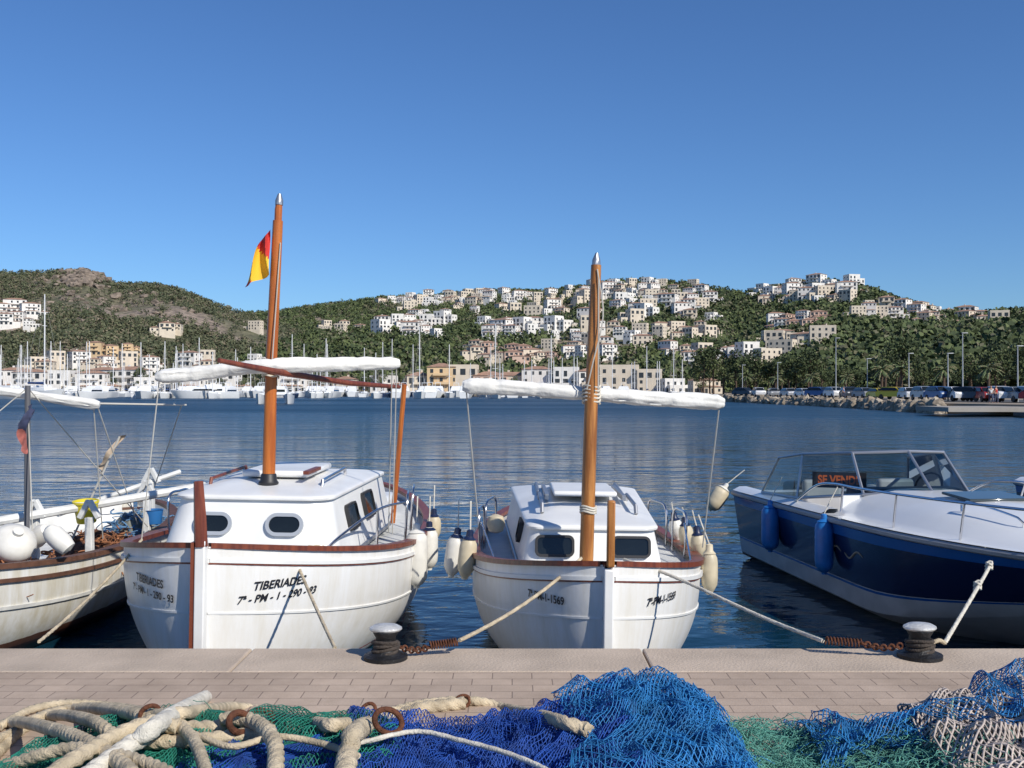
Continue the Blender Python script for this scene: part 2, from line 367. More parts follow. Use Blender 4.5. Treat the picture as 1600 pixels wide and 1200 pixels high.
def rolled(pts,r,seed):
    P=spline(pts,.02); m=MB(); R=[]
    for i,p in enumerate(P):
        e=min(1,(i+1)/4,(len(P)-i)/4)
        s=i*.02; tie=max(math.exp(-((s-q)/.022)**2) for q in (.28,.62,.98,1.36,1.74,2.1))
        R.append(r*(.5+.5*e)*(1+.16*mnoise.noise(Vector((s*2.2,seed,0))))*(1-.10*tie))
    def pr(a,s):
        v=Vector((math.cos(a)*1.3+seed*3,math.sin(a)*1.3,s*1.6)); v2=Vector((math.cos(a)*3.2,math.sin(a)*3.2+seed,s*4.5))
        return 1+.26*mnoise.noise(v)+.16*(.5-abs(mnoise.noise(v2))*2)
    m.tube(P,R,30,prof=pr)
    return m
def lash(parent,c,rx,ry,n,z0,dz=.03):
    m=MB(); P=[]
    for k in range(n*14+1):
        a=2*math.pi*k/14; P.append((c[0]+rx*math.cos(a),c[1]+ry*math.sin(a),z0+dz*k/14+.012*math.sin(a*2)))
    m.tube(P,.009,6); m.obj('mast_lashing',ROPEW,parent)
# ---- boat one
B1=empty('wooden_motorboat','white wooden boat with brown mast and oval cabin windows','boat',loc=(-2.24,7.15,0),rot=(0,math.radians(1.0),math.radians(-.5)))
l1=Llaut(6.6,1.30,1.27,.93,1.15)
llaut_common(B1,l1,HB1,DWOOD,mould=.47)
m=MB(); m.box((0,-.03,.45),(.075,.09,1.75)); m.obj('stem',WHITE,B1,bevel=.01)
m=MB(); m.tube([(0,-.045,1.28),(-.01,-.05,1.5),(-.035,-.02,1.74)],[.05,.045,.035],6); m.obj('stem_post',DWOOD,B1)
m=MB(); m.box((-.052,-.035,.5),(.022,.085,1.62)); m.obj('stem_band',DWOOD,B1)
cabin(B1,1.12,4.0,.78,.86,.93,1.47,rf=.22,inset=.16,camber=.09)
m=MB(); m.box((0.03,2.5,1.625),(.62,1.1,.06)); m.obj('roof_hatch',WHITE,B1,bevel=.025)
for xx in(-.50,.50):
    m=MB(); m.tube([(xx,1.75,1.52),(xx,1.78,1.59),(xx,2.9,1.61),(xx,2.93,1.55)],.016,8); m.obj('grab_rail',CHROME if xx>0 else DWOOD,B1)
m=MB(); m.box((.36,2.0,1.66),(.05,.55,.03)); m.obj('hatch_rail',DWOOD,B1)
nf=(0,-1,.30)
for sx in(-1,1): window(B1,(sx*.30,1.212,1.265),nf,.26,.135,.067,FRAME,.030)
for sx in(-1,1):
    window(B1,(sx*.733,2.0,1.25),(sx,-.03,.24),.38,.20,.04,BLACK,.02); window(B1,(sx*.757,2.8,1.27),(sx,-.03,.24),.42,.22,.04,BLACK,.02)
m=MB(); m.tube([(.03,1.72,1.55),(.035,1.72,2.7),(.075,1.70,3.9)],[.058,.052,.045],14); m.obj('mast',TEAK,B1)
m=MB(); m.lathe([(.085,0),(.09,.03),(.075,.05),(.068,.10),(.06,.11)],16,(.03,1.72,1.54)); m.obj('mast_collar',BLACK,B1)
m=MB(); m.tube([(.075,1.70,3.86),(.078,1.70,4.0),(.082,1.70,4.05)],[.034,.034,.03],10); m.obj('mast_head',TEAK,B1)
m=MB(); m.tube([(.082,1.70,4.04),(.083,1.70,4.08),(.085,1.70,4.14)],[.036,.036,.015],10); m.obj('mast_cap',ALU,B1)
m=MB(); m.tube([(-.2,.95,2.63),(.15,1.55,2.55),(.6,2.4,2.47),(1.0,3.2,2.44)],[.020,.030,.027,.02],10); m.obj('wooden_boom',DWOOD,B1)
m=MB(); m.tube([(1.04,3.3,2.47),(.93,3.4,1.0)],.026,8); m.obj('boom_crutch',TEAK,B1)
rolled([(-.93,1.55,2.49),(-.4,1.58,2.55),(.05,1.60,2.60),(.6,1.85,2.64),(1.12,2.15,2.66)],.062,1).obj('rolled_sail',SAIL,B1,ang=70)
lash(B1,(.04,1.68),.07,.085,5,2.50)
lines('rigging_line',B1,[[(1.10,2.14,2.62),(1.03,2.6,1.0)],[(1.06,2.12,2.6),(.98,2.7,1.0)],[(-.9,1.55,2.48),(-1.05,1.6,1.05)],[(.11,1.66,3.7),(.06,1.64,2.6)]],.0055,LINE)
m=MB(); rows=[]
for i in range(15):
    u=i/14; rows.append([Vector((.105-.24*v*(.35+.65*u)-.012*math.sin(v*9+u*3), 1.64+.035*math.sin(v*9+u*5), 3.81-.40*u-.10*v+.03*v*math.sin(u*6))) for v in [j/14 for j in range(15)]])
m.grid(rows,mf=lambda i,j: (0 if (j*.35+i*.75)/14<.45 else (1 if (j*.35+i*.75)/14<.92 else 0)))
m.obj('flag',[mat('flag_red',(.60,.035,.03),.8),mat('flag_yellow',(.85,.50,.03),.8)],None,loc=(-2.24,7.15,0),label='small faded red and yellow flag hanging on a mast',category='flag',fix=False)
for sd_ in(1,-1):
    hull_text('TIBERIADES',l1,sd_,.24,.935,.086,B1,INK,sx=1.0); hull_text('7ª - PM - 1 - 290 - 93',l1,sd_,.13,.845,.078,B1,INK,sx=1.0)
for pth in([(1.15,2.6,.85),(1.17,2.6,1.32),(1.15,2.85,1.38),(1.12,3.1,1.32),(1.1,3.1,.85)],[(1.12,3.4,.85),(1.14,3.4,1.3),(1.12,3.7,1.36),(1.08,4.0,1.3),(1.05,4.0,.85)],[(.62,1.1,1.0),(.72,1.2,1.14),(.98,1.9,1.32),(1.16,2.6,1.32)],[(.98,1.9,.85),(.98,1.9,1.1),(.98,1.9,1.32)],[(-1.15,2.6,.85),(-1.17,2.6,1.3),(-1.15,2.85,1.36),(-1.12,3.1,1.3),(-1.1,3.1,.85)]):
    m=MB(); m.tube(spline(pth,.04),.012,8); m.obj('guard_rail',CHROME,B1)
for sx in(-1,1):
    m=MB(); m.box((sx*.3,.75,1.12),(.18,.03,.03)); m.box((sx*.3,.75,1.08),(.06,.03,.07)); m.obj('deck_cleat',CHROME,B1)
m=MB(); m.box((0,4.6,.98),(1.5,1.0,.35)); m.obj('cockpit_coaming',WHITE,B1,bevel=.05)
def coil(c,R,label):
    m=MB(); P=[]
    for k in range(3*18): a=2*math.pi*k/18; r_=R*(1-.07*(k/18)); P.append((r_*math.cos(a),r_*math.sin(a),.010+.012*k/18+.004*math.sin(3*a+k)))
    m.tube(P,.009,7); m.obj('rope_coil',ROPE,None,loc=c,label=label,category='rope')
coil(V(494,862,8.05),.08,'small coil of cream rope on a boat foredeck')
# ---- boat two
B2=empty('wooden_motorboat','white double ended wooden boat with honey coloured mast','boat',loc=(.68,7.2,0),rot=(0,math.radians(.9),math.radians(.4)))
l2=Llaut(5.9,1.06,1.13,.82,1.0)
llaut_common(B2,l2,HB2,DWOOD,.06,.38)
m=MB(); m.box((0,-.03,.33),(.07,.08,1.55)); m.obj('stem',WHITE,B2,bevel=.01)
m=MB(); m.box((.01,-.03,1.36),(.055,.07,.48)); m.obj('stem_post',TEAK2,B2,bevel=.012)
cabin(B2,1.22,3.9,.62,.74,.82,1.20,rf=.14,inset=.10,camber=.10,slope=.03)
for sx in(-1,1): window(B2,(sx*.325,1.275,1.06),(0,-1,.25),.29,.14,.03,BLACK,.022)
for sx in(-1,1):
    window(B2,(sx*.605,2.1,1.08),(sx,0,.2),.42,.15,.04,BLACK,.02)
    for yy in(1.7,2.75):
        m=MB(); m.tube([(sx*.42,yy,1.29),(sx*.42,yy+.05,1.36),(sx*.42,yy+.7,1.39),(sx*.42,yy+.74,1.33)],.018,8); m.obj('grab_rail',ALU,B2)
m=MB(); m.box((-.0,2.6,1.415),(.6,.9,.05)); m.obj('roof_hatch',WHITE,B2,bevel=.02)
for xx in(-.36,.36):
    m=MB(); m.box((xx,2.6,1.39),(.035,1.0,.05)); m.obj('hatch_rail',ALU,B2)
m=MB(); m.tube([(-.08,.98,.9),(-.06,.98,2.2),(-.035,.98,3.42)],[.058,.055,.042],14); m.obj('mast',TEAK2,B2)
m=MB(); m.tube([(-.035,.98,3.42),(-.034,.98,3.46),(-.03,.98,3.52)],[.036,.034,.012],10); m.obj('mast_cap',ALU,B2)
rolled([(-1.12,1.05,2.41),(-.6,1.08,2.39),(-.1,1.08,2.36),(.4,1.12,2.33),(1.08,1.2,2.30)],.060,5).obj('rolled_sail',SAIL,B2,ang=70)
lash(B2,(-.055,1.02),.072,.085,5,2.28); lash(B2,(-.07,.98),.064,.064,3,1.38,.02)
lines('rigging_line',B2,[[(-1.09,1.05,2.38),(-.99,1.6,1.25)],[(1.04,1.2,2.24),(1.02,1.7,1.0)],[(-.02,.9,3.3),(-.01,.9,2.4)],spline([(-.03,.93,3.38),(.02,.9,3.0),(-.06,.9,2.6),(-.1,.92,2.4)],.05)],.006,LINE)
for sd_ in(1,-1): hull_text('7ª-PM-1-1569',l2,sd_,.25,.80,.085,B2,INK,shear=.1,sx=.85)
for sx in(-1,1):
    for pth in([(sx*.98,2.4,.75),(sx*1.0,2.4,1.16),(sx*.99,2.65,1.22),(sx*.96,2.9,1.16),(sx*.95,2.9,.75)],[(sx*.95,3.3,.75),(sx*.95,3.3,1.14),(sx*.9,3.6,1.2),(sx*.85,3.9,1.14),(sx*.85,3.9,.75)]):
        m=MB(); m.tube(spline(pth,.04),.012,8); m.obj('guard_rail',CHROME,B2)
    m=MB(); m.tube([(sx*.80,1.0,.90),(sx*.98,2.4,1.12)],.008,6); m.obj('guard_wire',CHROME,B2)
    m=MB(); m.box((sx*.42,.62,1.0),(.16,.03,.03)); m.box((sx*.42,.62,.96),(.05,.03,.07)); m.obj('deck_cleat',CHROME,B2)
m=MB(); m.box((0,4.3,.88),(1.2,.7,.25)); m.obj('cockpit_coaming',WHITE,B2,bevel=.05)
m=MB(); m.lathe([(.02,-.09),(.07,-.07),(.09,0),(.07,.07),(.02,.09)],16); o=m.obj('buoy',FC,None,loc=V(775,818,9.6),label='small cream round float on a boat side deck',category='buoy')
# ---- boat three
B3=empty('fishing_boat','old white open fishing boat loaded with nets and buoys','boat',loc=(-5.6,7.0,0),rot=(0,math.radians(-1),math.radians(-3)))
l3=Llaut(6.9,1.42,1.10,.74,.86)
def open_hull(root,ll,hullm,railm):
    ll.skin().obj('hull',hullm,root,ang=60)
    merge(ll.strip(-1,-.028,.045,-.09,.03),ll.strip(1,-.028,.045,-.09,.03)).obj('cap_rail',railm,root)
    merge(ll.strip(-1,.10,.035,-.01,.03),ll.strip(1,.10,.035,-.01,.03)).obj('rubbing_strake',railm,root)
    merge(ll.strip(-1,.34,.03,-.01,.02),ll.strip(1,.34,.03,-.01,.02)).obj('plank_moulding',WHITE2,root)
    d=MB(); rows=[]
    for u in ll.us(40,.01,.99):
        b=ll.hb(u)-.06; z=ll.sheer(u); zd=z-.30
        rows.append([Vector((-b,u*ll.L,z-.01)),Vector((-b*.96,u*ll.L,zd)),Vector((0,u*ll.L,zd)),Vector((b*.96,u*ll.L,zd)),Vector((b,u*ll.L,z-.01))])
    d.grid(rows); d.obj('deck',WHITE2,root)
open_hull(B3,l3,HB3,mat('worn_brown_rail',(.14,.065,.04),.6,var=.4,vscale=12))
m=MB(); m.box((0,-.03,.5),(.08,.1,1.5)); m.obj('stem',WHITE2,B3,bevel=.01)
m=MB(); m.tube([(.82,2.6,.5),(.86,2.6,2.42)],.026,10); m.obj('mast',mat('grey_pole',(.12,.12,.13),.5),B3)
rolled([(-1.2,2.5,2.46),(-.2,2.6,2.43),(.6,2.7,2.36),(1.42,2.9,2.22)],.045,9).obj('rolled_sail',SAIL,B3,ang=70)
m=MB(); m.tube([(1.2,2.9,2.24),(2.1,3.4,2.2)],.010,6); m.obj('sprit',LINE,B3)
for (a,b,r) in (((.35,2.3,1.10),(1.95,4.3,1.28),.045),((.35,4.1,1.0),(1.15,5.6,1.34),.03)):
    m=MB(); m.tube([a,b],r,8); m.obj('white_spar',WHITE2,B3)
for (x0,y0,h) in ((.75,2.9,.42),(1.25,3.0,.40),(.95,5.2,.55),(-.2,1.9,.5),(.1,1.9,.5),(1.15,4.6,.45)):
    m=MB(); z=.70; m.box((x0,y0,z+h/2-.08),(.07,.07,h+.16)); m.box((x0-.05,y0,z+h+.08),(.05,.06,.2),M=Matrix.Rotation(.5,3,'Y')); m.box((x0+.05,y0,z+h+.08),(.05,.06,.2),M=Matrix.Rotation(-.5,3,'Y')); m.obj('crutch_post',WHITE2,B3,bevel=.008,smooth=False)
m=MB(); m.box((0,.5,.95),(1.1,.5,.04)); m.obj('fore_deck',WHITE2,B3)
lines('rigging_line',B3,[[(1.40,2.9,2.2),(1.30,4.0,.9)],[(1.36,2.9,2.2),(1.1,3.6,.8)],[(2.05,3.4,2.2),(1.15,4.8,1.2)],[(.86,2.6,2.4),(-.6,1.8,.9)],[(.86,2.6,2.4),(1.2,4.5,.8)],[(.86,2.6,2.2),(1.0,2.4,.9)]],.006,LINE)
bpy.context.view_layer.update()
def b3(p): return B3.matrix_basis@Vector(p)
def lump(name,c,r,h,m1,label,cat,seed,n=900):
    mm=MB(); rows=[]
    for i in range(18):
        v=i/17; rows.append([Vector((r[0]*v*math.cos(a),r[1]*v*math.sin(a),h*(1-v**2.2)*(1+.35*mnoise.noise(Vector((math.cos(a)*2+seed,math.sin(a)*2,v*3)))))) for a in [2*math.pi*k/30 for k in range(30)]])
    mm.grid(rows,closed=True)
    rr=random.Random(seed)
    for i in range(n//4):
        a=rr.uniform(0,6.28); v=rr.uniform(0,.95)**.5; p=Vector((r[0]*v*math.cos(a),r[1]*v*math.sin(a),h*(1-v**2.2)+.0))
        path=[p]
        for k in range(5): path.append(path[-1]+Vector((rr.gauss(0,.05),rr.gauss(0,.05),rr.gauss(0,.025))))
        mm.tube(spline(path,.03),rr.choice([.005,.007,.010]),4,1)
    return mm.obj(name,m1,None,loc=c,smooth=True,label=label,category=cat,fix=False)
NB=mat('brown_net',(.16,.07,.04),.9,var=.5,vscale=15,bump=.8,bscale=40); NB2=mat('rust_net_strand',(.36,.15,.07),.9,var=.4,vscale=20)
lump('fishing_net',b3((.55,2.2,.5)),(.75,.7),.36,[NB,NB2],'heap of rust brown fishing net in an open boat','net',3)
lump('fishing_net',b3((.85,3.9,.45)),(.55,.8),.34,[NB,NB2],'tangled brown and grey net beside a yellow bucket','net',4)
GN=mat('grey_green_net',(.25,.26,.22),.9,var=.5,vscale=15,bump=.8,bscale=40); GN2=mat('blue_tarp_strand',(.10,.22,.38),.9)
lump('fishing_net',b3((.8,5.1,.45)),(.45,.55),.42,[GN,GN2],'grey and blue net piled at the stern','net',6)
m=MB(); m.lathe([(.02,-.16),(.10,-.14),(.155,-.06),(.17,.02),(.15,.10),(.09,.155),(.04,.175),(.04,.21),(.01,.215)],20); 
bo=m.obj('buoy',FW,None,loc=V(22,850,9.2),label='round white inflatable buoy with a small neck',category='buoy'); bo.rotation_euler=(.5,.6,0); bo.scale=(1.2,1.15,.9)
for (a,e,d,rx,ry) in((92,842,9.0,0,-.8),(62,838,9.6,.4,.9)):
    m=MB(); m.lathe([(.0,-.15),(.07,-.13),(.09,-.05),(.09,.07),(.06,.13),(.02,.15)],14)
    o=m.obj('fender',FW,None,loc=V(a,e,d),label='short white fender lying in an old fishing boat',category='fender'); o.rotation_euler=(rx,ry,0)
YB=mat('yellow_plastic',(.75,.62,.03),.45,var=.15)
root=empty('bucket','yellow plastic bucket standing in an open boat','bucket',loc=V(136,816,10.2),rot=(.1,0,0))
m=MB(); m.lathe([(.09,0),(.095,.01),(.12,.20),(.13,.205),(.13,.225),(.115,.225),(.085,.02)],20); m.obj('bucket_body',YB,root)
m=MB(); m.tube([(.12*math.cos(a),-.02-.06*math.sin(a),.2+.02*math.sin(a)) for a in [math.pi*k/12 for k in range(13)]],.006,6); m.obj('handle',WHITE,root)
m=MB(); m.lathe([(.09,0),(.095,.01),(.11,.16),(.12,.165),(.10,.165),(.085,.02)],20); m.obj('basin',mat('blue_plastic',(.03,.16,.42),.4),None,loc=V(240,818,11.6),label='blue plastic basin among nets in a boat',category='basin')
root=empty('marker_flag','tattered cream flag on a thin pole standing in a boat','flag',loc=V(120,800,10.6))
m=MB(); m.tube([(-.05,0,-.3),(.42,.1,.80)],.011,6); m.obj('pole',LINE,root)
m=MB(); rows=[[Vector((.40-.19*u+.03*math.sin(v*7+u*4)+.07*v*(1-u),.1+.03*math.sin(u*9),.78-.30*u+.09*v*math.sin(3*u+1)-.04*v+.0)) for v in [j/8 for j in range(9)]] for u in [i/14 for i in range(15)]]
m.grid(rows); m.obj('flag_cloth',mat('tattered_cloth',(.6,.47,.34),.9,var=.5,vscale=14),root,fix=False)
m=MB(); rows=[[Vector((-.06+.06*v-.05*u*math.sin(u*4)+.02*math.sin(v*8+u*7)-.10*u,.03*math.sin(u*9+v*3),-.42*u+.03*math.sin(v*6))) for v in [j/6 for j in range(7)]] for u in [i/14 for i in range(15)]]
m.grid(rows,mf=lambda i,j:1 if i>7 else 0); m.obj('rag',[mat('navy_rag',(.05,.06,.12),.9,var=.4,vscale=20),mat('pink_rag',(.5,.16,.13),.9,var=.4,vscale=20)],None,loc=V(54,635,9.4),label='navy and pink rag tied to a boat mast',category='cloth',fix=False)
# ------------------------------------------------------------------ speedboat
BLUE=mat('blue_gelcoat',(.012,.085,.29),.25,var=.1,coat=.3); NAVY=mat('navy_gelcoat',(.008,.014,.05),.2,var=.15,coat=.4); LOWH=mat('shade_greyed_lower_hull',(.42,.44,.45),.3,var=.25,vscale=3)  # lower hull is white gelcoat; its grey is shadow put into the colour
GREYR=mat('grey_rub_rail',(.30,.31,.33),.5)
g=bpy.data.materials.new('tinted_windshield_glass'); g.use_nodes=True; nt=g.node_tree; nt.nodes.remove(nt.nodes['Principled BSDF'])
t=nt.nodes.new('ShaderNodeBsdfTransparent'); t.inputs[0].default_value=(.42,.50,.52,1); gl=nt.nodes.new('ShaderNodeBsdfGlossy'); gl.inputs['Roughness'].default_value=.03
fr=nt.nodes.new('ShaderNodeFresnel'); fr.inputs[0].default_value=1.45; mx=nt.nodes.new('ShaderNodeMixShader'); nt.links.new(fr.outputs[0],mx.inputs[0]); nt.links.new(t.outputs[0],mx.inputs[1]); nt.links.new(gl.outputs[0],mx.inputs[2]); nt.links.new(mx.outputs[0],nt.nodes['Material Output'].inputs['Surface'])
WSG=g
def speedboat(loc,rz,label):
    R=empty('speedboat',label,'boat',loc=loc,rot=(0,0,rz),group='motorboats moored along the quay')
    L=7.4; CK=.60
    def hb(u): return 1.17*(1-(1-u/.5)**2.3)**.66 if u<.5 else 1.17-.06*(u-.5)/.5
    def sh(u): return .96+.13*(1-u)**1.5
    def P(u,z,side,x): return Vector((side*x,u*L+2.5*((sh(u)-z)/1.2)*max(0,1-u/.6)**1.5,z))
    def sec(u,z):
        b=hb(u); c=b*(.80+.08*min(1,u*2)); zc=.10+.50*max(0,1-u/.45)**1.5; return b-(b-c)*((sh(u)-z)/(sh(u)-zc)),zc
    m=MB()
    us=[.5-.5*math.cos(math.pi*i/44) if i<22 else .5+.5*(i-22)/22 for i in range(45)]
    us[0]=.0005
    for side in(-1,1):
        rr=[]
        for u in us:
            b=max(.02,hb(u)); s=sh(u); c=b*(.80+.08*min(1,u*2)); zc=.10+.50*max(0,1-u/.45)**1.5; zk=-.4+.55*max(0,1-u/.35)**1.6
            seg=[(b,s),(b+.025,s-.02),(b+.025,s-.05),(b,s-.065)]
            fr_=[.085,.13,.20, .205,.45,.74, .75,.78, .79,.88,1]
            for q in fr_:
                z=s-(s-zc)*q; seg.append((b-(b-c)*q,z))
            seg+=[(c*.98,zc-.02),(c*.5,zk+(zc-zk)*.5),(.0,zk)]
            rr.append([P(u,z,side,x) for x,z in seg])
        def mf(i,j):
            return 1 if j<3 else (2 if j<6 else (3 if j<9 else (0 if j<10 else (2 if j<11 else 0))))
        m.grid(rr,mf=mf)
    b=hb(1); m.add([(-b,L,sh(1)),(b,L,sh(1)),(b*.87,L,.06),(0,L,-.4),(-b*.87,L,.06)],[(0,1,2,3,4)],0)
    m.obj('hull',[LOWH,GREYR,BLUE,NAVY],R,ang=30)
    d=MB(); rows=[]
    def crown(u): 
        k=min(1,max(0,(u-.08)/.34)); return .03+.24*k*k*(3-2*k)
    uu=[.004+(CK-.004)*i/30 for i in range(31)]
    def dz(u,f): return sh(u)+.01+crown(u)*(1-min(1,(abs(f)/.84))**3.0)
    for u in uu: rows.append([Vector((hb(u)*f,u*L,dz(u,f))) for f in(-1,-.93,-.86,-.8,-.7,-.55,-.3,0,.3,.55,.7,.8,.86,.93,1)])
    d.grid(rows)
    for side in(-1,1):
        r2=[]
        for u in[CK+(1-CK)*i/14 for i in range(15)]:
            b=hb(u); r2.append([Vector((side*b,u*L,sh(u)+.01)),Vector((side*(b-.10),u*L,sh(u)+.06)),Vector((side*(b-.20),u*L,sh(u)+.06)),Vector((side*(b-.22),u*L,.42))])
        d.grid(r2)
    d.add([(-.96,CK*L,.42),(.96,CK*L,.42),(.96,L,.42),(-.96,L,.42)],[(0,1,2,3)]); d.add([(-.96,CK*L,.42),(.96,CK*L,.42),(.9,CK*L,1.20),(-.9,CK*L,1.20)],[(0,1,2,3)])
    d.add([(-1.1,L-.3,sh(1)),(1.1,L-.3,sh(1)),(1.1,L,sh(1)),(-1.1,L,sh(1))],[(0,1,2,3)])
    d.obj('deck',GEL,R,ang=40,fix=False)
    base=[Vector(q) for q in[(-1.03,6.5,1.03),(-.98,5.5,1.06),(-.66,4.42,1.21),(-.02,4.1,1.265),(.62,4.42,1.21),(.98,5.5,1.06),(1.03,6.5,1.03)]]
    top=[Vector(q) for q in[(-.90,6.25,1.50),(-.86,5.6,1.59),(-.58,4.85,1.65),(-.02,4.6,1.68),(.56,4.85,1.65),(.86,5.6,1.59),(.90,6.25,1.50)]]
    wf=MB(); wf.tube(base,.018,8); wf.tube(top,.020,8)
    for i in range(7): wf.tube([base[i],top[i]],.017,8)
    W=wf.obj('windshield',ALU,R)
    for i in range(6):
        p=MB(); p.add([base[i],base[i+1],top[i+1],top[i]],[(0,1,2,3)]); p.obj('glass_pane',WSG,W,smooth=False,fix=False)
    hu=3.15/L; h=MB(); h.box((0,3.15,dz(hu,0)+.02),(.66,.5,.03),M=Matrix.Rotation(.05,3,'X')); h.obj('deck_hatch',mat('smoked_acrylic',(.05,.065,.07),.12),R,bevel=.01)
    for side in(-1,1):
        rl=MB()
        path=[Vector((side*max(.03,hb(u)-.09),u*L+.05-.12*(1-u*3 if u<.33 else 0),sh(u)+.05+.30*min(1,max(0,(.72-u)/.10)))) for u in[.005,.03,.07,.12,.2,.3,.4,.5,.58,.64,.72]]
        rl.tube(spline(path,.06),.0135,8); B_=rl.obj('bow_rail',CHROME,R)
        for u in(.03,.14,.27,.40,.55):
            q=MB(); q.tube([(side*max(.03,hb(u)-.12),u*L+.12,sh(u)),(side*max(.03,hb(u)-.09),u*L,sh(u)+.34)],.012,8); q.obj('stanchion',CHROME,B_)
    for side in (-1,1):
        rl=MB(); rl.tube(spline([(side*.45,1.9,dz(.257,.5)),(side*.47,1.95,dz(.26,.5)+.08),(side*.55,2.6,dz(.35,.5)+.10),(side*.57,2.65,dz(.36,.5))],.05),.011,6); rl.obj('grab_handle',CHROME,R)
    GV=mat('dull_gold_vinyl',(.24,.21,.16),.5)
    for (y0,k,ww) in((3.7,1,.46),(4.25,1,.46)):
        s=MB(); pts=[]
        for i in range(21):
            t=i/20; yy=y0-ww/2+ww*t; u=yy/L; z=sh(u)-.36+.045*math.sin(t*2*math.pi)*k
            x,zc=sec(u,z); p=P(u,z,-1,x+.004); pts.append(p)
        s.tube(pts,[.003+.010*math.sin(math.pi*i/20) for i in range(21)],6); s.obj('hull_stripe_motif',GV,R)
    for side in(-1,1):
        se=MB(); se.box((side*.5,5.6,.72),(.5,.5,.12)); se.box((side*.5,5.85,1.0),(.5,.12,.5)); se.obj('seat',mat('seat_vinyl',(.5,.5,.52),.5),R,bevel=.04)
    da=MB(); da.box((0,4.72,1.17),(1.3,.36,.16)); da.obj('dashboard',mat('dark_dashboard',(.05,.06,.08),.5),R,bevel=.04)
    sw=MB(); sw.tube([(.45+.17*math.cos(t),4.98-.05*math.sin(t),1.24+.16*math.sin(t)) for t in [2*math.pi*k/20 for k in range(21)]],.013,6); sw.obj('steering_wheel',BLACK,R)
    ow=MB(); ow.box((0,L+.25,.75),(.4,.4,.6)); ow.box((0,L+.2,.2),(.12,.2,.9)); ow.obj('outboard_motor',IRON,R,bevel=.06)
    return R
S1=speedboat((5.2,6.95,0),math.radians(7.5),'white speedboat with blue and navy stripes and tinted windshield')
speedboat((9.15,8.3,0),math.radians(1),'second motorboat with dark hull band moored beyond the first')
bpy.context.view_layer.update()
root=empty('for_sale_sign','handwritten orange for sale sign behind a windshield','sign',loc=S1.matrix_basis@Vector((-.60,5.15,1.22)))
root.rotation_euler=(-.15,0,math.radians(-22))
m=MB(); m.box((0,0,.085),(.62,.012,.19)); m.obj('sign_board',mat('sign_black',(.03,.025,.025),.6),root)
cu=bpy.data.curves.new('t','FONT'); cu.body='SE VENDE'; cu.size=.14; cu.offset=.005; cu.align_x='CENTER'
to=bpy.data.objects.new('t',cu); col.objects.link(to); bpy.context.view_layer.update()
me=bpy.data.meshes.new_from_object(to.evaluated_get(bpy.context.evaluated_depsgraph_get())); bpy.data.objects.remove(to)
for v in me.vertices: v.co=Vector((v.co.x*.80,-.010,v.co.y+.04))
me.materials.clear(); me.materials.append(mat('orange_lettering',(.95,.20,.03),.5)); link('lettering',me,root)
# ------------------------------------------------------------------ fenders
def fender(top,L,r,body,tip,label,tilt=(0,0),ropeto=None):
    root=empty('fender',label,'fender',loc=top,rot=(tilt[0],tilt[1],0),group='fenders hanging from the moored boats')
    m=MB(); m.lathe([(.012,.0),(.028,-.01),(.03,-.05),(r*.6,-.075),(r*.93,-.12),(r,-.17),(r,-L+.15),(r*.93,-L+.09),(r*.6,-L+.04),(.03,-L+.02),(.028,-L),(.01,-L)],18); m.obj('fender_body',body,root)
    m=MB(); m.lathe([(.010,.006),(.031,-.004),(.034,-.055),(r*.6,-.07),(r*.78,-.082)],16); m.obj('fender_tip',tip,root)
    if ropeto is not None:
        e=root.matrix_basis.inverted()@Vector(ropeto); m=MB(); m.tube([(0,0,0),e*.5+Vector((0,.01,0)),e],.007,6); m.obj('fender_rope',ROPEW,root)
def fd(a,e0,e1,d,r,b,t,lab,tilt=(0,0),up=(0,.1,.25)):
    p=V(a,e0,d); bpy.context.view_layer.update(); fender(p,(e1-e0)*d/F,r,b,t,lab,tilt,p+Vector(up))
fd(651,818,918,9.5,.105,FW,FW,'large white fender hanging at the side of a wooden boat')
fd(671,815,890,10.3,.09,FW,FN,'white fender with dark tip beside a wooden boat')
fd(678,795,845,11.0,.08,FC,FN,'cream fender with navy tip at a boat rail')
fd(716,825,902,9.35,.085,FW,FN,'pale fender with navy top at a boat rail',(0,.15))
fd(735,828,905,9.0,.08,FC,FN,'cream fender with navy top at a boat rail',(0,.12))
fd(1108,850,928,8.9,.075,FC,FC,'cream fender hanging low beside a wooden boat',up=(-.08,.1,.25))
fd(1052,800,845,10.4,.075,FW,FN,'white fender with dark top on a boat deck',(0,-.15),up=(-.02,0,.1))
fd(1069,808,858,10.0,.075,FC,FN,'cream fender with dark top at a boat rail',(0,-.1),up=(-.02,0,.1))
fd(1088,822,872,9.5,.075,FC,FN,'cream fender with dark top at a boat rail',(0,-.1),up=(-.04,0,.15))
fd(1203,782,862,12.6,.11,FB,FB,'blue fender hanging on the side of a speedboat',up=(.15,0,.3))
fd(1287,803,897,11.0,.10,FB,FB,'blue fender hanging on the side of a speedboat',up=(.15,0,.3))
fd(1136,756,806,14.2,.12,FC,FW,'old white fender at the stern of a speedboat',(0,.6),up=(.25,0,.2))
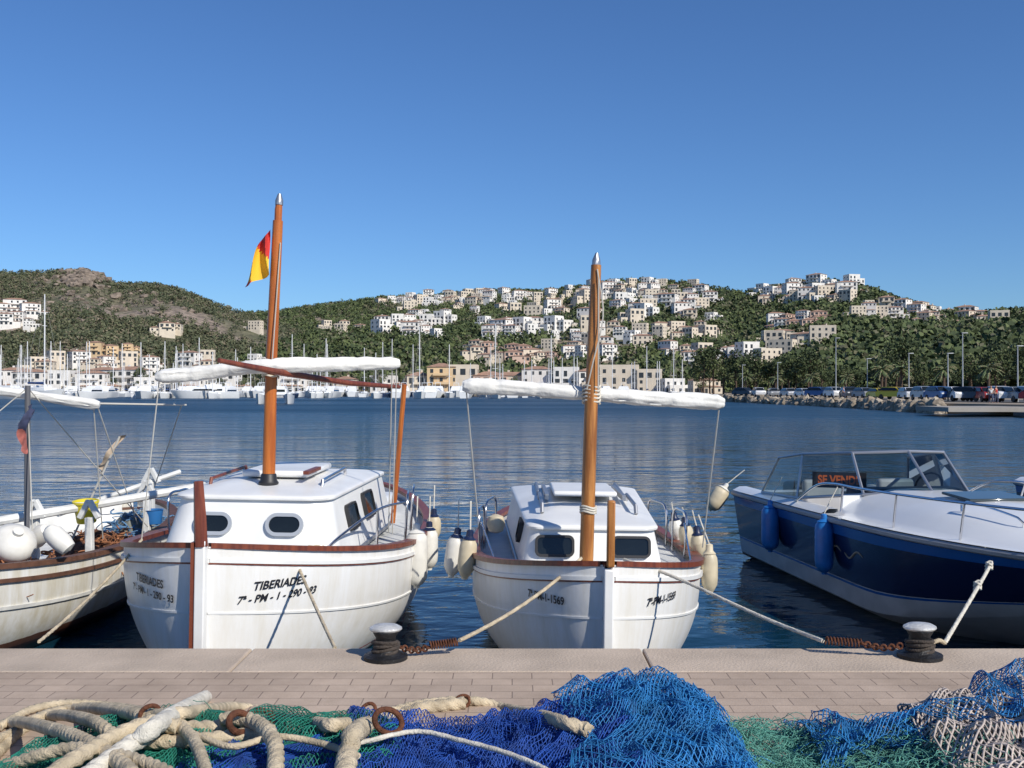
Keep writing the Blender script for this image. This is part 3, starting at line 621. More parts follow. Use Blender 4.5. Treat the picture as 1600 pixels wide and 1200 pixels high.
# ------------------------------------------------------------------ bollards, mooring lines
def bollard(x,y):
    R=empty('mooring_bollard','black cast iron mooring bollard with worn silver cap','bollard',loc=(x,y,QZ),group='bollards on the quay edge')
    m=MB(); m.lathe([(.13,0),(.13,.022),(.10,.03),(.075,.05),(.062,.09),(.06,.13),(.075,.155),(.075,.165)],24); m.obj('bollard_body',IRON,R)
    m=MB(); m.lathe([(.07,.163),(.088,.166),(.098,.176),(.096,.186),(.07,.200),(.02,.206)],24,sx=1,sy=.75); m.obj('bollard_cap',IRONT,R)
    m=MB()
    m.tube([((.072+.006*math.sin(k*.7))*math.cos(2*math.pi*k/24),(.072+.006*math.sin(k*.7))*math.sin(2*math.pi*k/24),.03+.075*k/96+.008*math.sin(k*.3)) for k in range(97)],.011,8)
    m.obj('rope_turns',mat('dirty_dark_rope',(.07,.055,.045),.9,var=.4,vscale=30,bump=.6,bscale=90),R)
b1=V(603,1028,5.92); b2=V(1436,1024,5.95)
bollard(b1.x,b1.y); bollard(b2.x,b2.y)
def mrope(pts,r=.011,label='cream mooring rope stretched from a boat to the quay',m=ROPE):
    P=spline(pts,.02); mm=MB(); mm.tube(P,r*1.12,9,rope=r*9); return mm.obj('mooring_rope',m,None,fix=False,label=label,category='rope')
def chain(a,b,n,label):
    R=empty('mooring_chain',label,'chain',loc=a); a=Vector(a);b=Vector(b)
    d=(b-a); L=d.length; d.normalize()
    for i in range(n):
        mm=MB(); c=d*(L*(i+.5)/n); u=Vector((0,0,1)) if i%2 else d.cross(Vector((0,0,1))).normalized(); w_=L/n*.72
        c=c+Vector((0,0,-.02*math.sin(math.pi*(i+.5)/n)))
        mm.tube([c+d*w_*math.cos(t)+u*.017*math.sin(t) for t in [2*math.pi*k/12 for k in range(13)]],.0065,6,caps=False)
        mm.obj('chain_link',RUST,R)
def spring(a,b,label):
    a=Vector(a);b=Vector(b);d=(b-a);L=d.length;d.normalize();u=d.cross(Vector((0,0,1))).normalized();w_=d.cross(u)
    mm=MB(); N=220; mm.tube([d*(L*i/N)+(u*math.cos(i/N*22*math.pi)+w_*math.sin(i/N*22*math.pi))*.022 for i in range(N+1)],.005,6)
    mm.obj('mooring_spring',RUST,None,loc=a,label=label,category='spring',fix=False)
mrope(sag(V(908,872,7.75),V(718,1000,6.02),.05),.012,'white mooring rope from the bow of a wooden boat')
spring(V(715,1002,6.0),V(672,1008,5.98),'rusty coil spring on a mooring line'); chain(V(672,1010,5.98),V(625,1010,5.95),9,'rusty chain between mooring spring and bollard')
mrope([V(975,874,7.75),V(1030,892,7.45),V(1085,915,7.2),V(1140,941,6.9),V(1210,972,6.5),V(1285,1001,6.03)],.012,'white mooring rope from boat to rusty spring',ROPEW)
spring(V(1288,1000,6.02),V(1345,1004,5.98),'rusty coil spring on a mooring line'); chain(V(1345,1004,5.98),V(1408,1008,5.95),10,'rusty chain leading to a bollard')
mrope(sag(V(455,856,8.0),V(524,1012,6.18),.02),.011); mrope(sag(V(222,843,8.1),V(62,1002,6.15),.04),.010,'thin cream rope from the boat to the quay edge')
mrope([V(1548,880,7.9),V(1530,912,7.3),V(1475,1004,5.98)],.012,'knotted white rope from speedboat to bollard',ROPEW)
mrope([V(1475,1004,5.98),V(1465,1000,5.95),V(1450,1008,5.95)],.012,'short rope tail at the bollard')
for (a,e,d) in((1527,917,7.25),(1545,886,7.8)):
    kn=MB(); kn.tube([((.020+.006*math.sin(3*t))*math.cos(t),.018*math.sin(t),.008*t/2-.02+.010*math.sin(2*t)) for t in [2*math.pi*k/12 for k in range(30)]],.010,7)
    kn.obj('rope_knot',ROPEW,None,loc=V(a,e,d),label='knot in a white mooring rope',category='knot')
# ------------------------------------------------------------------ foreground nets & ropes
CX=[-3,-2.4,-2.0,-1.7,-1.2,-.5,.15,.25,.4,.6,.72,.82,1.05,1.25,1.5,2.0,2.6,3.0]
CH=[.05,.08,.13,.22,.29,.30,.31,.34,.38,.41,.37,.27,.25,.29,.34,.44,.45,.2]
def sst(a,b,x):
    t=np.clip((x-a)/(b-a),0,1); return t*t*(3-2*t)
def crumple(x,y,seed,f=6,n=7):
    r=np.random.default_rng(seed); s=0
    for i in range(n):
        k=f*(1.35**i); a=r.uniform(0,6.28); s=s+np.sin(k*(x*math.cos(a)+y*math.sin(a))+r.uniform(0,6.28)+1.3*np.sin(k*.6*(y*math.cos(a)-x*math.sin(a))))*(.72**i)
    return s/2.2
def HH(x,y):
    x=np.asarray(x,dtype=float);y=np.asarray(y,dtype=float)
    h=np.interp(x,CX,CH); e=4.22+.12*np.sin(x*3.1)+.06*np.sin(x*7.7)
    return h*sst(e,e-.42,y)*sst(2.2,2.8,y)
def netarr(x0,x1,y0,y1,cell,th,off,seed,amp=.045,lat=.04,f=6,squash=.6,hf=.4):
    nu=int((x1-x0)/cell/squash); nv=int((y1-y0)/cell)*2
    U,Vv=np.meshgrid(np.arange(nu),np.arange(nv),indexing='ij')
    u=(U+.5*(Vv%2))/nu; v=Vv/nv
    cx=(x0+x1)/2; cy=(y0+y1)/2
    X=x0+(x1-x0)*u; Y=y0+(y1-y0)*v
    kx=1+.10*crumple(Y,X*0+.3,seed+5,4,3); ky=1+.12*crumple(X,X*0+.7,seed+6,4,3)
    X=cx+(X-cx)*kx; Y=cy+(Y-cy)*ky
    X2=X+lat*crumple(X,Y,seed+1,f)+.010*crumple(X,Y,seed+11,28,4); Y2=Y+lat*crumple(X,Y,seed+2,f)+.010*crumple(X,Y,seed+12,28,4)
    rid=np.abs(crumple(X,Y,seed+4,f*2.2,4))
    Z=HH(X2,Y2)+off+amp*crumple(X,Y,seed+3,f)+amp*hf*(1.2-2*rid)+.006*crumple(X,Y,seed+13,40,4)
    Z=np.maximum(Z,.006)+QZ
    P=np.stack([X2,Y2,Z],-1).reshape(-1,3); idx=lambda i,j:i*nv+j
    I,J=np.meshgrid(np.arange(nu-1),np.arange(nv-1),indexing='ij'); I=I.ravel();J=J.ravel()
    odd=J%2
    a=idx(I,J); b=np.where(odd==0,idx(I,J+1),idx(I+1,J+1)); c=np.where(odd==0,idx(I-1,J+1),idx(I,J+1))
    E=np.concatenate([np.stack([a,b],1),np.stack([a,c],1)[ (I>0)|(odd==1)]])
    r=np.random.default_rng(seed); E=E[r.random(len(E))>.03]
    A=P[E[:,0]];B=P[E[:,1]]; return prisms(A,B,th)
def prisms(A,B,th):
    D=B-A; D/=np.maximum(1e-9,np.linalg.norm(D,axis=1,keepdims=True)); up=np.tile([0.13,.2,1.0],(len(D),1)); S=np.cross(D,up); S/=np.linalg.norm(S,axis=1,keepdims=True); T=np.cross(D,S)
    n=len(A); vs=np.zeros((n,6,3))
    for k in range(3):
        a=2*math.pi*k/3; o=(S*math.cos(a)+T*math.sin(a))*th; vs[:,k]=A+o; vs[:,3+k]=B+o
    base=np.arange(n)[:,None]*6; qs=np.concatenate([base+np.array([[k,(k+1)%3,3+(k+1)%3,3+k]]) for k in range(3)]); return vs.reshape(-1,3),qs
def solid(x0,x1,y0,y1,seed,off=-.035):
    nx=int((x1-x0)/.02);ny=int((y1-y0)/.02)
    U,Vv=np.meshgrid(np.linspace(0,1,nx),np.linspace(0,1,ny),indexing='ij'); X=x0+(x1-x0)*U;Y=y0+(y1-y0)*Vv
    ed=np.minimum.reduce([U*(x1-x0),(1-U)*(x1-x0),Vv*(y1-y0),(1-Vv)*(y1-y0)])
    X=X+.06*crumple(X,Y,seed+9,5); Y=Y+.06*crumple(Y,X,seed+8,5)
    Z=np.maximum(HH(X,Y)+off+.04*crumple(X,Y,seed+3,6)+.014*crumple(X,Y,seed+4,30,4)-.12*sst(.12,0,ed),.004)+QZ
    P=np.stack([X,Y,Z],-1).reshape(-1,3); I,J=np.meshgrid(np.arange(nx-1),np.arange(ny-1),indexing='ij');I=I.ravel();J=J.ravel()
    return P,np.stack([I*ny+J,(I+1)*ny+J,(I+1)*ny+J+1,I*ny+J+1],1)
def strands(x0,x1,y0,y1,n,th,seed,off=.0,L=14,kk=(.008,.02)):
    r=np.random.default_rng(seed); A=[];B=[]
    for i in range(n):
        x=r.uniform(x0,x1);y=r.uniform(y0,y1);a=r.uniform(0,6.28);z=r.uniform(0,.05)+off; da=r.normal(0,.5)
        px=[]; k=r.uniform(*kk)
        for j in range(L):
            px.append((x,y,z)); a+=da+r.normal(0,.4); x+=k*math.cos(a);y+=k*math.sin(a); z+=r.normal(0,.008)
        px=np.array(px); px[:,2]=np.maximum(.005,HH(px[:,0],px[:,1])*1.0+px[:,2]*np.clip(HH(px[:,0],px[:,1])*8,.2,1))+QZ
        A.append(px[:-1]);B.append(px[1:])
    return prisms(np.concatenate(A),np.concatenate(B),th)
def make_net(name,parts,mats,label):
    vs=[];qs=[];mi=[];o=0
    for (v,q),m in parts:
        vs.append(v);qs.append(q+o);mi.append(np.full(len(q),m));o+=len(v)
    me=fast_mesh(name,np.concatenate(vs),np.concatenate(qs),np.concatenate(mi),mats)
    return link(name,me,label=label,category='net',group='fishing nets heaped on the quay')
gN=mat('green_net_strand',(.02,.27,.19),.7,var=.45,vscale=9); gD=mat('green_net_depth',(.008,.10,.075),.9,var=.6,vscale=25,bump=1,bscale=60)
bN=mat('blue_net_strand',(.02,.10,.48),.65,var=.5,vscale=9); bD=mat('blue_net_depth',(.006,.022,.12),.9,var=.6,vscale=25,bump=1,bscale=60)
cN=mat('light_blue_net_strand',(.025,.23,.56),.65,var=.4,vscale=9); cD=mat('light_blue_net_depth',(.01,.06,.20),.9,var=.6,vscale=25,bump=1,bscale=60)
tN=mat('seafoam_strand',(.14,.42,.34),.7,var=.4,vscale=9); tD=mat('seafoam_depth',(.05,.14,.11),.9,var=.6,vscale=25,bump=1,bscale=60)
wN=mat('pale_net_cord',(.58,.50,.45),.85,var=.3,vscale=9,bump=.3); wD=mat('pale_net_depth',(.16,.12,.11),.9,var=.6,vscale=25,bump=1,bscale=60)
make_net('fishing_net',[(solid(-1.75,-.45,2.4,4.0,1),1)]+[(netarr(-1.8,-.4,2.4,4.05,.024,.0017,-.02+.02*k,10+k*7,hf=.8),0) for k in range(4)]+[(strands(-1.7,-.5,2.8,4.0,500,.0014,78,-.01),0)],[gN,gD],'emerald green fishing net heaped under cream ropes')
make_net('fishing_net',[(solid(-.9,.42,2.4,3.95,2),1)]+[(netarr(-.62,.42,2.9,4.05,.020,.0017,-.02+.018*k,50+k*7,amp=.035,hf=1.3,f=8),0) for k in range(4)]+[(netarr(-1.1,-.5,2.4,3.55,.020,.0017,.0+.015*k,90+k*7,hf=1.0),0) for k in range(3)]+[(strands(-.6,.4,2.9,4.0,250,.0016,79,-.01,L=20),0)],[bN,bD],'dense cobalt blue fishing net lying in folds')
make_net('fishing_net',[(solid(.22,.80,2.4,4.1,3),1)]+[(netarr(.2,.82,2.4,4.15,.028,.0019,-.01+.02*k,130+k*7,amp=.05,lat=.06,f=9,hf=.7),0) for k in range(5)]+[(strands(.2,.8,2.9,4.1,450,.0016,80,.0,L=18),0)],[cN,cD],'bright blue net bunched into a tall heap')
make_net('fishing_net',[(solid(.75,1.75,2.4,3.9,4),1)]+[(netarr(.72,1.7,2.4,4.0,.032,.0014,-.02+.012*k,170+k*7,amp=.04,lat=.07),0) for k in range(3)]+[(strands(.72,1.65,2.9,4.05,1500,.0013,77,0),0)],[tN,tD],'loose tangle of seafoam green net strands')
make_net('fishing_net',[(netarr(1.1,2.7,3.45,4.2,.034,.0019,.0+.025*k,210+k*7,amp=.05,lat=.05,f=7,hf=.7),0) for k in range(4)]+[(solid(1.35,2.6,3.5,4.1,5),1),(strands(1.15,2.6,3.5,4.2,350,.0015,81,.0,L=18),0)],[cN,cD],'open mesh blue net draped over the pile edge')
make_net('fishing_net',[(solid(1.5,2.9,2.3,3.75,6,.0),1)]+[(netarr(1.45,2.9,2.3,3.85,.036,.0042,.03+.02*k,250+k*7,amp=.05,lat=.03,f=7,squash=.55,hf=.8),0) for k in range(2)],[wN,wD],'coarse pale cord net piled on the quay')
def G(a,e,lift=.085):
    z=.3
    for _ in range(14):
        d=(1.6-z)*F/(e-HZ); x=(a-800)/F*d; h=float(HH(x,d)); z=h+.02+lift*min(1,h/.22)
    return Vector((x,d,QZ+z))
def brope(pts,r,label,m=ROPE,lift=.075):
    P=spline([G(a,e,lift if len(t)==0 else t[0]) for a,e,*t in pts],.012)
    mm=MB(); mm.tube(P,r,14,rope=r*5.2); mm.obj('rope',m,None,fix=False,ang=80,label=label,category='rope',group='thick ropes piled with the nets')
brope([(-60,1225),(0,1172),(60,1122),(125,1106),(200,1112),(260,1132),(330,1136),(395,1128)],.027,'thick twisted cream rope curving over green net')
brope([(-60,1190),(10,1150),(80,1118),(140,1124),(190,1152),(260,1158),(360,1150),(430,1140)],.025,'thick twisted cream rope across a net heap')
brope([(120,1225,.10),(205,1163,.12),(262,1122,.13),(322,1088,.15)],.033,'frayed thick white rope end sticking up',ROPEW)
brope([(225,1118,.09),(300,1112,.09),(370,1104,.10),(445,1116,.10),(520,1132,.10),(590,1118,.10),(655,1100,.10),(735,1094,.10),(800,1108,.09),(860,1122,.08),(920,1140,.07)],.025,'long cream rope lying across the nets')
brope([(535,1240,.12),(545,1175,.13),(560,1140,.14),(612,1122,.14),(660,1106,.13),(725,1098,.13)],.034,'thick knotted cream rope bending over blue net')
brope([(-40,1215),(60,1180,.10),(120,1168,.12),(190,1180,.12),(250,1200,.12),(300,1230,.12)],.023,'twisted cream rope at the base of the pile')
brope([(425,1240,.10),(432,1185,.12),(425,1150,.13),(395,1125,.12),(350,1122,.11)],.027,'short cream rope passing through a rusty ring')
brope([(560,1160,.10),(650,1142,.11),(720,1156,.11),(790,1175,.11),(850,1200,.11),(880,1225,.11)],.009,'thin white cord over blue net',ROPEW)
brope([(0,1135),(50,1108),(110,1098),(190,1104),(250,1120),(300,1150,.12),(330,1225,.12)],.021,'slim cream rope looping on the paving')
brope([(60,1225,.12),(110,1190,.14),(180,1150,.14),(240,1128,.14),(280,1135,.12)],.028,'thick rope lying diagonally on green net')
brope([(-50,1160),(20,1128),(90,1140),(150,1165,.11),(200,1200,.12),(215,1235,.12)],.026,'worn cream rope crossing other ropes')
brope([(290,1140,.10),(360,1165,.11),(430,1150,.12),(500,1160,.11),(560,1180,.11)],.012,'thin twisted cord over green net')
def ring(a,e,R,r,rot,lift=.06):
    m=MB(); m.tube([(R*math.cos(t),R*.75*math.sin(t),0) for t in [2*math.pi*k/24 for k in range(25)]],r,10,caps=False)
    o=m.obj('iron_ring',RUST,None,loc=G(a,e,lift),label='rusty iron shackle ring on a thick rope',category='ring',group='rusty rings on the ropes',fix=False); o.rotation_euler=rot
ring(408,1120,.060,.014,(.5,.2,.3),.15); ring(375,1128,.045,.012,(1.2,.3,.9),.12); ring(607,1126,.05,.010,(1.2,.5,.2),.14); ring(722,1096,.04,.009,(1.3,-.4,.2),.12); ring(575,1112,.045,.009,(1.0,-.9,.4),.12);ring(235,1114,.035,.009,(1.3,-.4,.2),.11)
# ------------------------------------------------------------------ terrain
SK1=[(-700,540),(-200,510),(300,495),(430,487),(480,479),(540,473),(600,466),(680,460),(760,455),(840,457),(900,452),(960,444),(1030,444),(1100,453),(1160,464),(1200,458),(1240,448),(1300,445),(1345,452),(1400,472),(1460,487),(1530,493),(1600,488),(1800,470),(2300,480)]
RD1=[(-700,1400),(450,1300),(800,1050),(1150,900),(1350,700),(1600,560),(2300,450)]
YS1=[(-700,420),(900,380),(1100,330),(1300,260),(1600,190),(2300,160)]
SK2=[(-700,500),(-250,460),(0,432),(60,427),(100,422),(130,420),(160,430),(180,442),(240,443),(290,455),(340,475),(400,495),(450,509),(510,533),(545,562),(600,600)]
def ip(T,x): return np.interp(x,[t[0] for t in T],[t[1] for t in T])
def hh1(a,Y):
    R=ip(RD1,a);Y0=ip(YS1,a);E=(HZ-3-ip(SK1,a))/F; u=(Y-Y0)/(R-Y0); uc=np.clip(u,0,1)
    z=1+(1.4+E*R)*np.where(u<1,uc**1.15,1)*np.where(u>1,np.maximum(0,1-.9*(u-1)),1)
    X=(a-800)/F*Y
    z=z+(6*crumple(X/90,Y/90,31,1.0,5))*np.clip(u*2,0,1)*np.clip(2-u,0,1)*np.where((u>.85)&(u<1.1),.4,1)
    return z
def hh2(a,Y):
    R=820.;Y0=390.;E=(HZ-3-ip(SK2,a))/F; u=(Y-Y0)/(R-Y0); uc=np.clip(u,0,1)
    z=.9+(1.4+E*R)*uc**1.25*np.where(u>1,np.maximum(-.2,1-1.1*(u-1)),1)
    X=(a-800)/F*Y
    return z+np.clip(E*20,0,1)*(9*crumple(X/60,Y/60,33,1.0,6))*np.clip(u*2,0,1)*np.where((u>.85)&(u<1.1),.4,1)-(a>590)*5
def terrain_mat(name,g1,g2,soil,amt):
    m=bpy.data.materials.new(name); m.use_nodes=True; nt=m.node_tree; b=nt.nodes['Principled BSDF']; b.inputs['Roughness'].default_value=.95
    g=nt.nodes.new('ShaderNodeNewGeometry')
    n=nt.nodes.new('ShaderNodeTexNoise'); n.inputs['Scale'].default_value=.014; n.inputs['Detail'].default_value=9; n.inputs['Roughness'].default_value=.65
    nt.links.new(g.outputs['Position'],n.inputs['Vector'])
    r=nt.nodes.new('ShaderNodeValToRGB'); e=r.color_ramp.elements; e[0].position=.38; e[0].color=(*g1,1); e[1].position=.47+amt; e[1].color=(*g2,1); k=e.new(.54+amt); k.color=(*soil,1)
    nt.links.new(n.outputs['Fac'],r.inputs['Fac'])
    n2=nt.nodes.new('ShaderNodeTexNoise'); n2.inputs['Scale'].default_value=.25; n2.inputs['Detail'].default_value=6; nt.links.new(g.outputs['Position'],n2.inputs['Vector'])
    r2=nt.nodes.new('ShaderNodeValToRGB'); r2.color_ramp.elements[0].position=.35; r2.color_ramp.elements[1].position=.65; r2.color_ramp.elements[0].color=(.5,.5,.5,1); r2.color_ramp.elements[1].color=(1.15,1.15,1.15,1); nt.links.new(n2.outputs['Fac'],r2.inputs['Fac'])
    mx=nt.nodes.new('ShaderNodeMix'); mx.data_type='RGBA'; mx.blend_type='MULTIPLY'; mx.inputs['Factor'].default_value=1
    nt.links.new(r.outputs[0],mx.inputs['A']); nt.links.new(r2.outputs[0],mx.inputs['B']); nt.links.new(mx.outputs['Result'],b.inputs['Base Color'])
    bp=nt.nodes.new('ShaderNodeBump'); bp.inputs['Distance'].default_value=2.0; bp.inputs['Strength'].default_value=1; nt.links.new(n2.outputs['Fac'],bp.inputs['Height']); nt.links.new(bp.outputs[0],b.inputs['Normal'])
    return m
def terrain(name,fn,a0,a1,na,Yr,ny,m,label):
    A=np.linspace(a0,a1,na); T=np.linspace(0,1,ny)
    AA,TT=np.meshgrid(A,T,indexing='ij'); lo,hi=Yr(AA); Y=lo+(hi-lo)*TT; Z=fn(AA,Y); X=(AA-800)/F*Y
    P=np.stack([X,Y,Z],-1).reshape(-1,3); I,J=np.meshgrid(np.arange(na-1),np.arange(ny-1),indexing='ij');I=I.ravel();J=J.ravel()
    q=np.stack([I*ny+J,(I+1)*ny+J,(I+1)*ny+J+1,I*ny+J+1],1)
    me=fast_mesh(name,P,q,np.zeros(len(q)),[m]); me.polygons.foreach_set('use_smooth',[True]*len(q)); return link(name,me,kind='structure',label=label,category='hill')
terrain('hill_terrain',hh1,-700,2300,320,lambda a:(ip(YS1,a)-5,ip(RD1,a)*1.5),110,terrain_mat('hill_ground',(.08,.09,.042),(.15,.14,.075),(.36,.285,.21),.02),'long wooded hillside dotted with villas')
terrain('hill_terrain',hh2,-700,600,180,lambda a:(385+a*0,1150+a*0),110,terrain_mat('mountain_ground',(.10,.105,.055),(.16,.145,.09),(.27,.215,.17),.03),'steep scrub covered mountain with rocky summit')
def HT(a,Y):
    h=hh1(a,Y)
    return np.maximum(h,np.where(np.asarray(a)<595,hh2(a,Y),-99))
LP=[(1100,215),(1150,188),(1200,166),(1300,137),(1400,112),(1465,99),(1600,90),(1900,78),(2700,62),(2700,900),(-1500,1200),(-1500,380),(0,350),(600,342),(1000,325),(1075,280)]
m=MB(); top=[((a-800)/F*d,d,1.0) for a,d in LP]; n=len(top); m.add(top,[tuple(range(n))]); m.add(top+[(x,y,-1) for x,y,z in top],[(i,(i+1)%n,n+(i+1)%n,n+i) for i in range(n)])
m.obj('shore_ground',mat('dusty_ground',(.30,.25,.19),.9,var=.3,vscale=.05),smooth=False,kind='structure',label='flat promenade ground along the shore',category='ground')
m=MB(); rp=[(1130,195),(1300,146),(1465,108),(1900,86),(1900,112),(1465,135),(1300,175),(1150,228)]
m.add([((a-800)/F*d,d,1.02) for a,d in rp],[tuple(range(8))]); m.obj('road',mat('asphalt',(.09,.09,.09),.9,var=.2,vscale=.2),smooth=False,kind='structure',label='asphalt parking road behind the breakwater',category='road')
ROCK=[mat('pale_limestone',(.42,.36,.28),.95,var=.4,vscale=2,bump=.8,bscale=6),mat('tan_limestone',(.33,.27,.20),.95,var=.4,vscale=2,bump=.8,bscale=6)]
RM=[]
for i in range(6):
    b=bmesh.new(); bmesh.ops.create_icosphere(b,subdivisions=2,radius=1)
    for v in b.verts:
        n=v.co.normalized(); v.co=v.co*(1+.45*mnoise.noise(n*1.3+Vector((i*7,0,0)))+.2*mnoise.noise(n*3+Vector((i,5,0)))); v.co.z*=.7
    me=bpy.data.meshes.new('boulder'); b.to_mesh(me); b.free(); me.materials.append(ROCK[i%2]); RM.append(me)
rsr=np.random.default_rng(9); mm=MB()
ico=bmesh.new(); bmesh.ops.create_icosphere(ico,subdivisions=2,radius=1); iv=[v.co.copy() for v in ico.verts]; iff=[tuple(v.index for v in f.verts) for f in ico.faces]; ico.free()
for i in range(230):
    big=i<90
    a=rsr.normal(132,19) if big else rsr.uniform(-20,300); Y=rsr.uniform(755,828) if big else rsr.uniform(600,800); x_=(a-800)/F*Y; z_=float(hh2(a,Y)); s_=rsr.uniform(1.8,4.6) if big else rsr.uniform(1.0,2.8)
    q=Vector(rsr.uniform(0,50,3))
    mm.add([Vector((x_,Y,z_+s_*.1))+Vector((v.x*s_*1.3,v.y*s_,v.z*s_*.85))*(1+.8*mnoise.noise(v*1.6+q)) for v in iv],iff)
mm.obj('rock_outcrop',mat('brown_crag',(.27,.215,.17),.95,var=.55,vscale=.25,bump=1,bscale=.6),None,smooth=False,fix=False,kind='stuff',label='brown bare rock crags on the mountain summit',category='rocks')
# houses ---------------------------------------------------------
WALLC={'white':(.78,.75,.70),'cream':(.68,.59,.47),'ochre':(.64,.47,.28),'pink':(.60,.43,.34)}
ROOF=mat('terracotta_tiles',(.40,.24,.165),.85,var=.35,vscale=.8,bump=.5,bscale=5)
WIN=mat('dark_window',(.04,.045,.05),.3)
def house_mesh(seed,wc,flat,big=1):
    r=random.Random(seed); wm=mat('wall_'+wc,WALLC[wc],.85,var=.14,vscale=.25); m=MB()
    W=r.uniform(9,14)*big; D=r.uniform(8,10); blocks=[(0,0,W,D,r.choice([2,2,3]))]
    if r.random()<.8: s=r.choice([-1,1]); w2=r.uniform(5,8); blocks.append((s*(W/2+w2/2-.5),r.uniform(-2.5,1.5),w2,D*.8,r.choice([1,2])))
    if r.random()<.6: blocks.append((r.uniform(-3,3),-D/2-1.8,W*.7,4,1))
    for (x,y,w_,d_,f) in blocks:
        h=3.0*f; m.box((x,y,h/2-3),(w_,d_,h+6),0)
        if flat:
            m.box((x,y-d_/2+.12,h+.4),(w_+.2,.25,.8),0); m.box((x-w_/2+.12,y,h+.4),(.25,d_-.6,.8),0); m.box((x+w_/2-.12,y,h+.4),(.25,d_-.6,.8),0)
        else:
            e=.4;z=h+.02;rh=min(w_,d_)*.15; a=w_/2+e;b=d_/2+e; rx=max(0,w_/2-d_/2*.9)
            m.add([(x-a,y-b,z),(x+a,y-b,z),(x+a,y+b,z),(x-a,y+b,z),(x-rx,y,z+rh),(x+rx,y,z+rh)],[(0,1,5,4),(1,2,5),(2,3,4,5),(3,0,4),(3,2,1,0)],1)
            if r.random()<.6: m.box((x+r.uniform(-2,2),y+1,z+rh*.9),(.8,.8,1.6),0)
        n=max(2,int(w_/2.8))
        for q in range(f):
            arc=r.random()<.35
            for i in range(n):
                if not arc and r.random()<.2: continue
                xx=x-w_/2+(i+.5)*w_/n; ww,hh_=(1.9,2.1) if arc else ((1.1,1.3) if r.random()<.6 else (1.3,2.1))
                m.box((xx,y-d_/2-.03,q*3+.25+hh_/2+(.7 if hh_<1.5 else 0)),(ww,.08,hh_),2)
            for sx in(-1,1):
                for i in range(2): m.box((x+sx*(w_/2+.03),y-d_/4+i*d_/2,q*3+1.6),(.08,1.1,1.3),2)
            if q>0 and r.random()<.6: m.box((x,y-d_/2-.7,q*3+.35),(w_*.6,1.4,.75),0)
    me=m.obj('house',[wm,ROOF,WIN],smooth=False,fix=False); md=me.data; bpy.data.objects.remove(me); return md
HM=[house_mesh(100+i,c,fl) for i,(c,fl) in enumerate([('white',True),('white',False),('cream',False),('cream',True),('white',False),('cream',False),('pink',False),('ochre',False),('white',True),('cream',True),('white',False),('cream',False)])]
houses=[]
def solveY(a,e):
    Ys=np.linspace(float(ip(YS1,a))+3,float(ip(RD1,a))*1.02,400)
    el=HZ-(HT(np.full(400,a),Ys)-EYE)/Ys*F
    k=np.where(el<=e)[0]
    return Ys[k[0]] if len(k) else Ys[-1]
CL=[((585,760),(466,482),18,'wc'),((700,920),(457,474),26,'wc'),((905,1100),(450,474),28,'wc'),((640,900),(476,502),18,'wc'),((930,1120),(472,504),20,'wc'),((1172,1335),(450,478),26,'wc'),((580,700),(508,532),11,'w'),((740,905),(512,532),12,'w'),((1030,1120),(518,536),10,'c'),((900,1010),(505,545),12,'wc'),((1180,1285),(503,527),9,'wp'),((1340,1530),(488,502),14,'wc'),((1400,1565),(502,520),8,'c'),((1200,1300),(532,550),7,'c'),((730,860),(550,572),12,'cp'),((505,570),(514,526),5,'c'),((250,290),(522,530),2,'c'),((380,400),(520,524),1,'c'),((0,50),(495,520),7,'w'),((1030,1240),(557,582),11,'cw'),((880,960),(547,570),6,'wc'),((150,210),(558,570),3,'o'),((40,400),(572,592),13,'wc')]
cm={'w':[0,1,4,8,10],'c':[2,3,5,9,11],'p':[6],'o':[7]}
for (a0,a1),(e0,e1),n,cc in CL:
    got=[]
    for i in range(n):
        for t in range(40):
            a=random.uniform(a0,a1);e=random.uniform(e0,e1)
            if all(abs(a-g[0])>14 or abs(e-g[1])>7 for g in got): break
        got.append((a,e)); Y=solveY(a,e); x=(a-800)/F*Y; z=float(HT(a,Y)); 
        o=bpy.data.objects.new('house',HM[random.choice(cm[random.choice(cc)])]); col.objects.link(o); s=random.uniform(.62,.98)*(1 if Y>600 else .78); o.location=(x,Y,z+2.0); o.rotation_euler=(0,0,random.uniform(-.7,.7)+math.atan2(-x,Y)); o.scale=(s,s,s)
        o['label']='villa with terracotta or flat roof on the wooded hillside'; o['category']='house'; o['group']='houses scattered on the hillside'; houses.append((x,Y,8*s))
for a,d,ci,s in [(-20,385,0,1.0),(25,380,1,.9),(50,364,4,.8),(75,372,5,1.0),(98,362,8,.8),(120,372,6,1.0),(145,362,10,.75),(165,375,1,.9),(205,372,4,.9),(230,362,0,.8),(260,376,0,.9),(300,366,1,.8),(350,372,4,.8),(460,372,10,.8),(540,372,2,.8),(600,370,0,.9),(655,368,2,1.0),(690,364,7,1.0),(725,364,9,1.0),(765,364,6,1.0),(800,364,5,1.0),(840,360,1,.9),(885,356,8,.9),(925,350,4,.8),(968,345,3,.95),(1015,340,9,.8),(1050,335,0,.7),(1100,310,5,.65)]:
    o=bpy.data.objects.new('harbour_building',HM[ci]); col.objects.link(o); x=(a-800)/F*d; o.location=(x,d,1.0); o.scale=(s,s,s*1.05); o.rotation_euler=(0,0,random.uniform(-.2,.2)); o['label']='low harbour front building with dark windows by the marina'; o['category']='building'; o['group']='buildings along the marina'; houses.append((x,d,9*s))
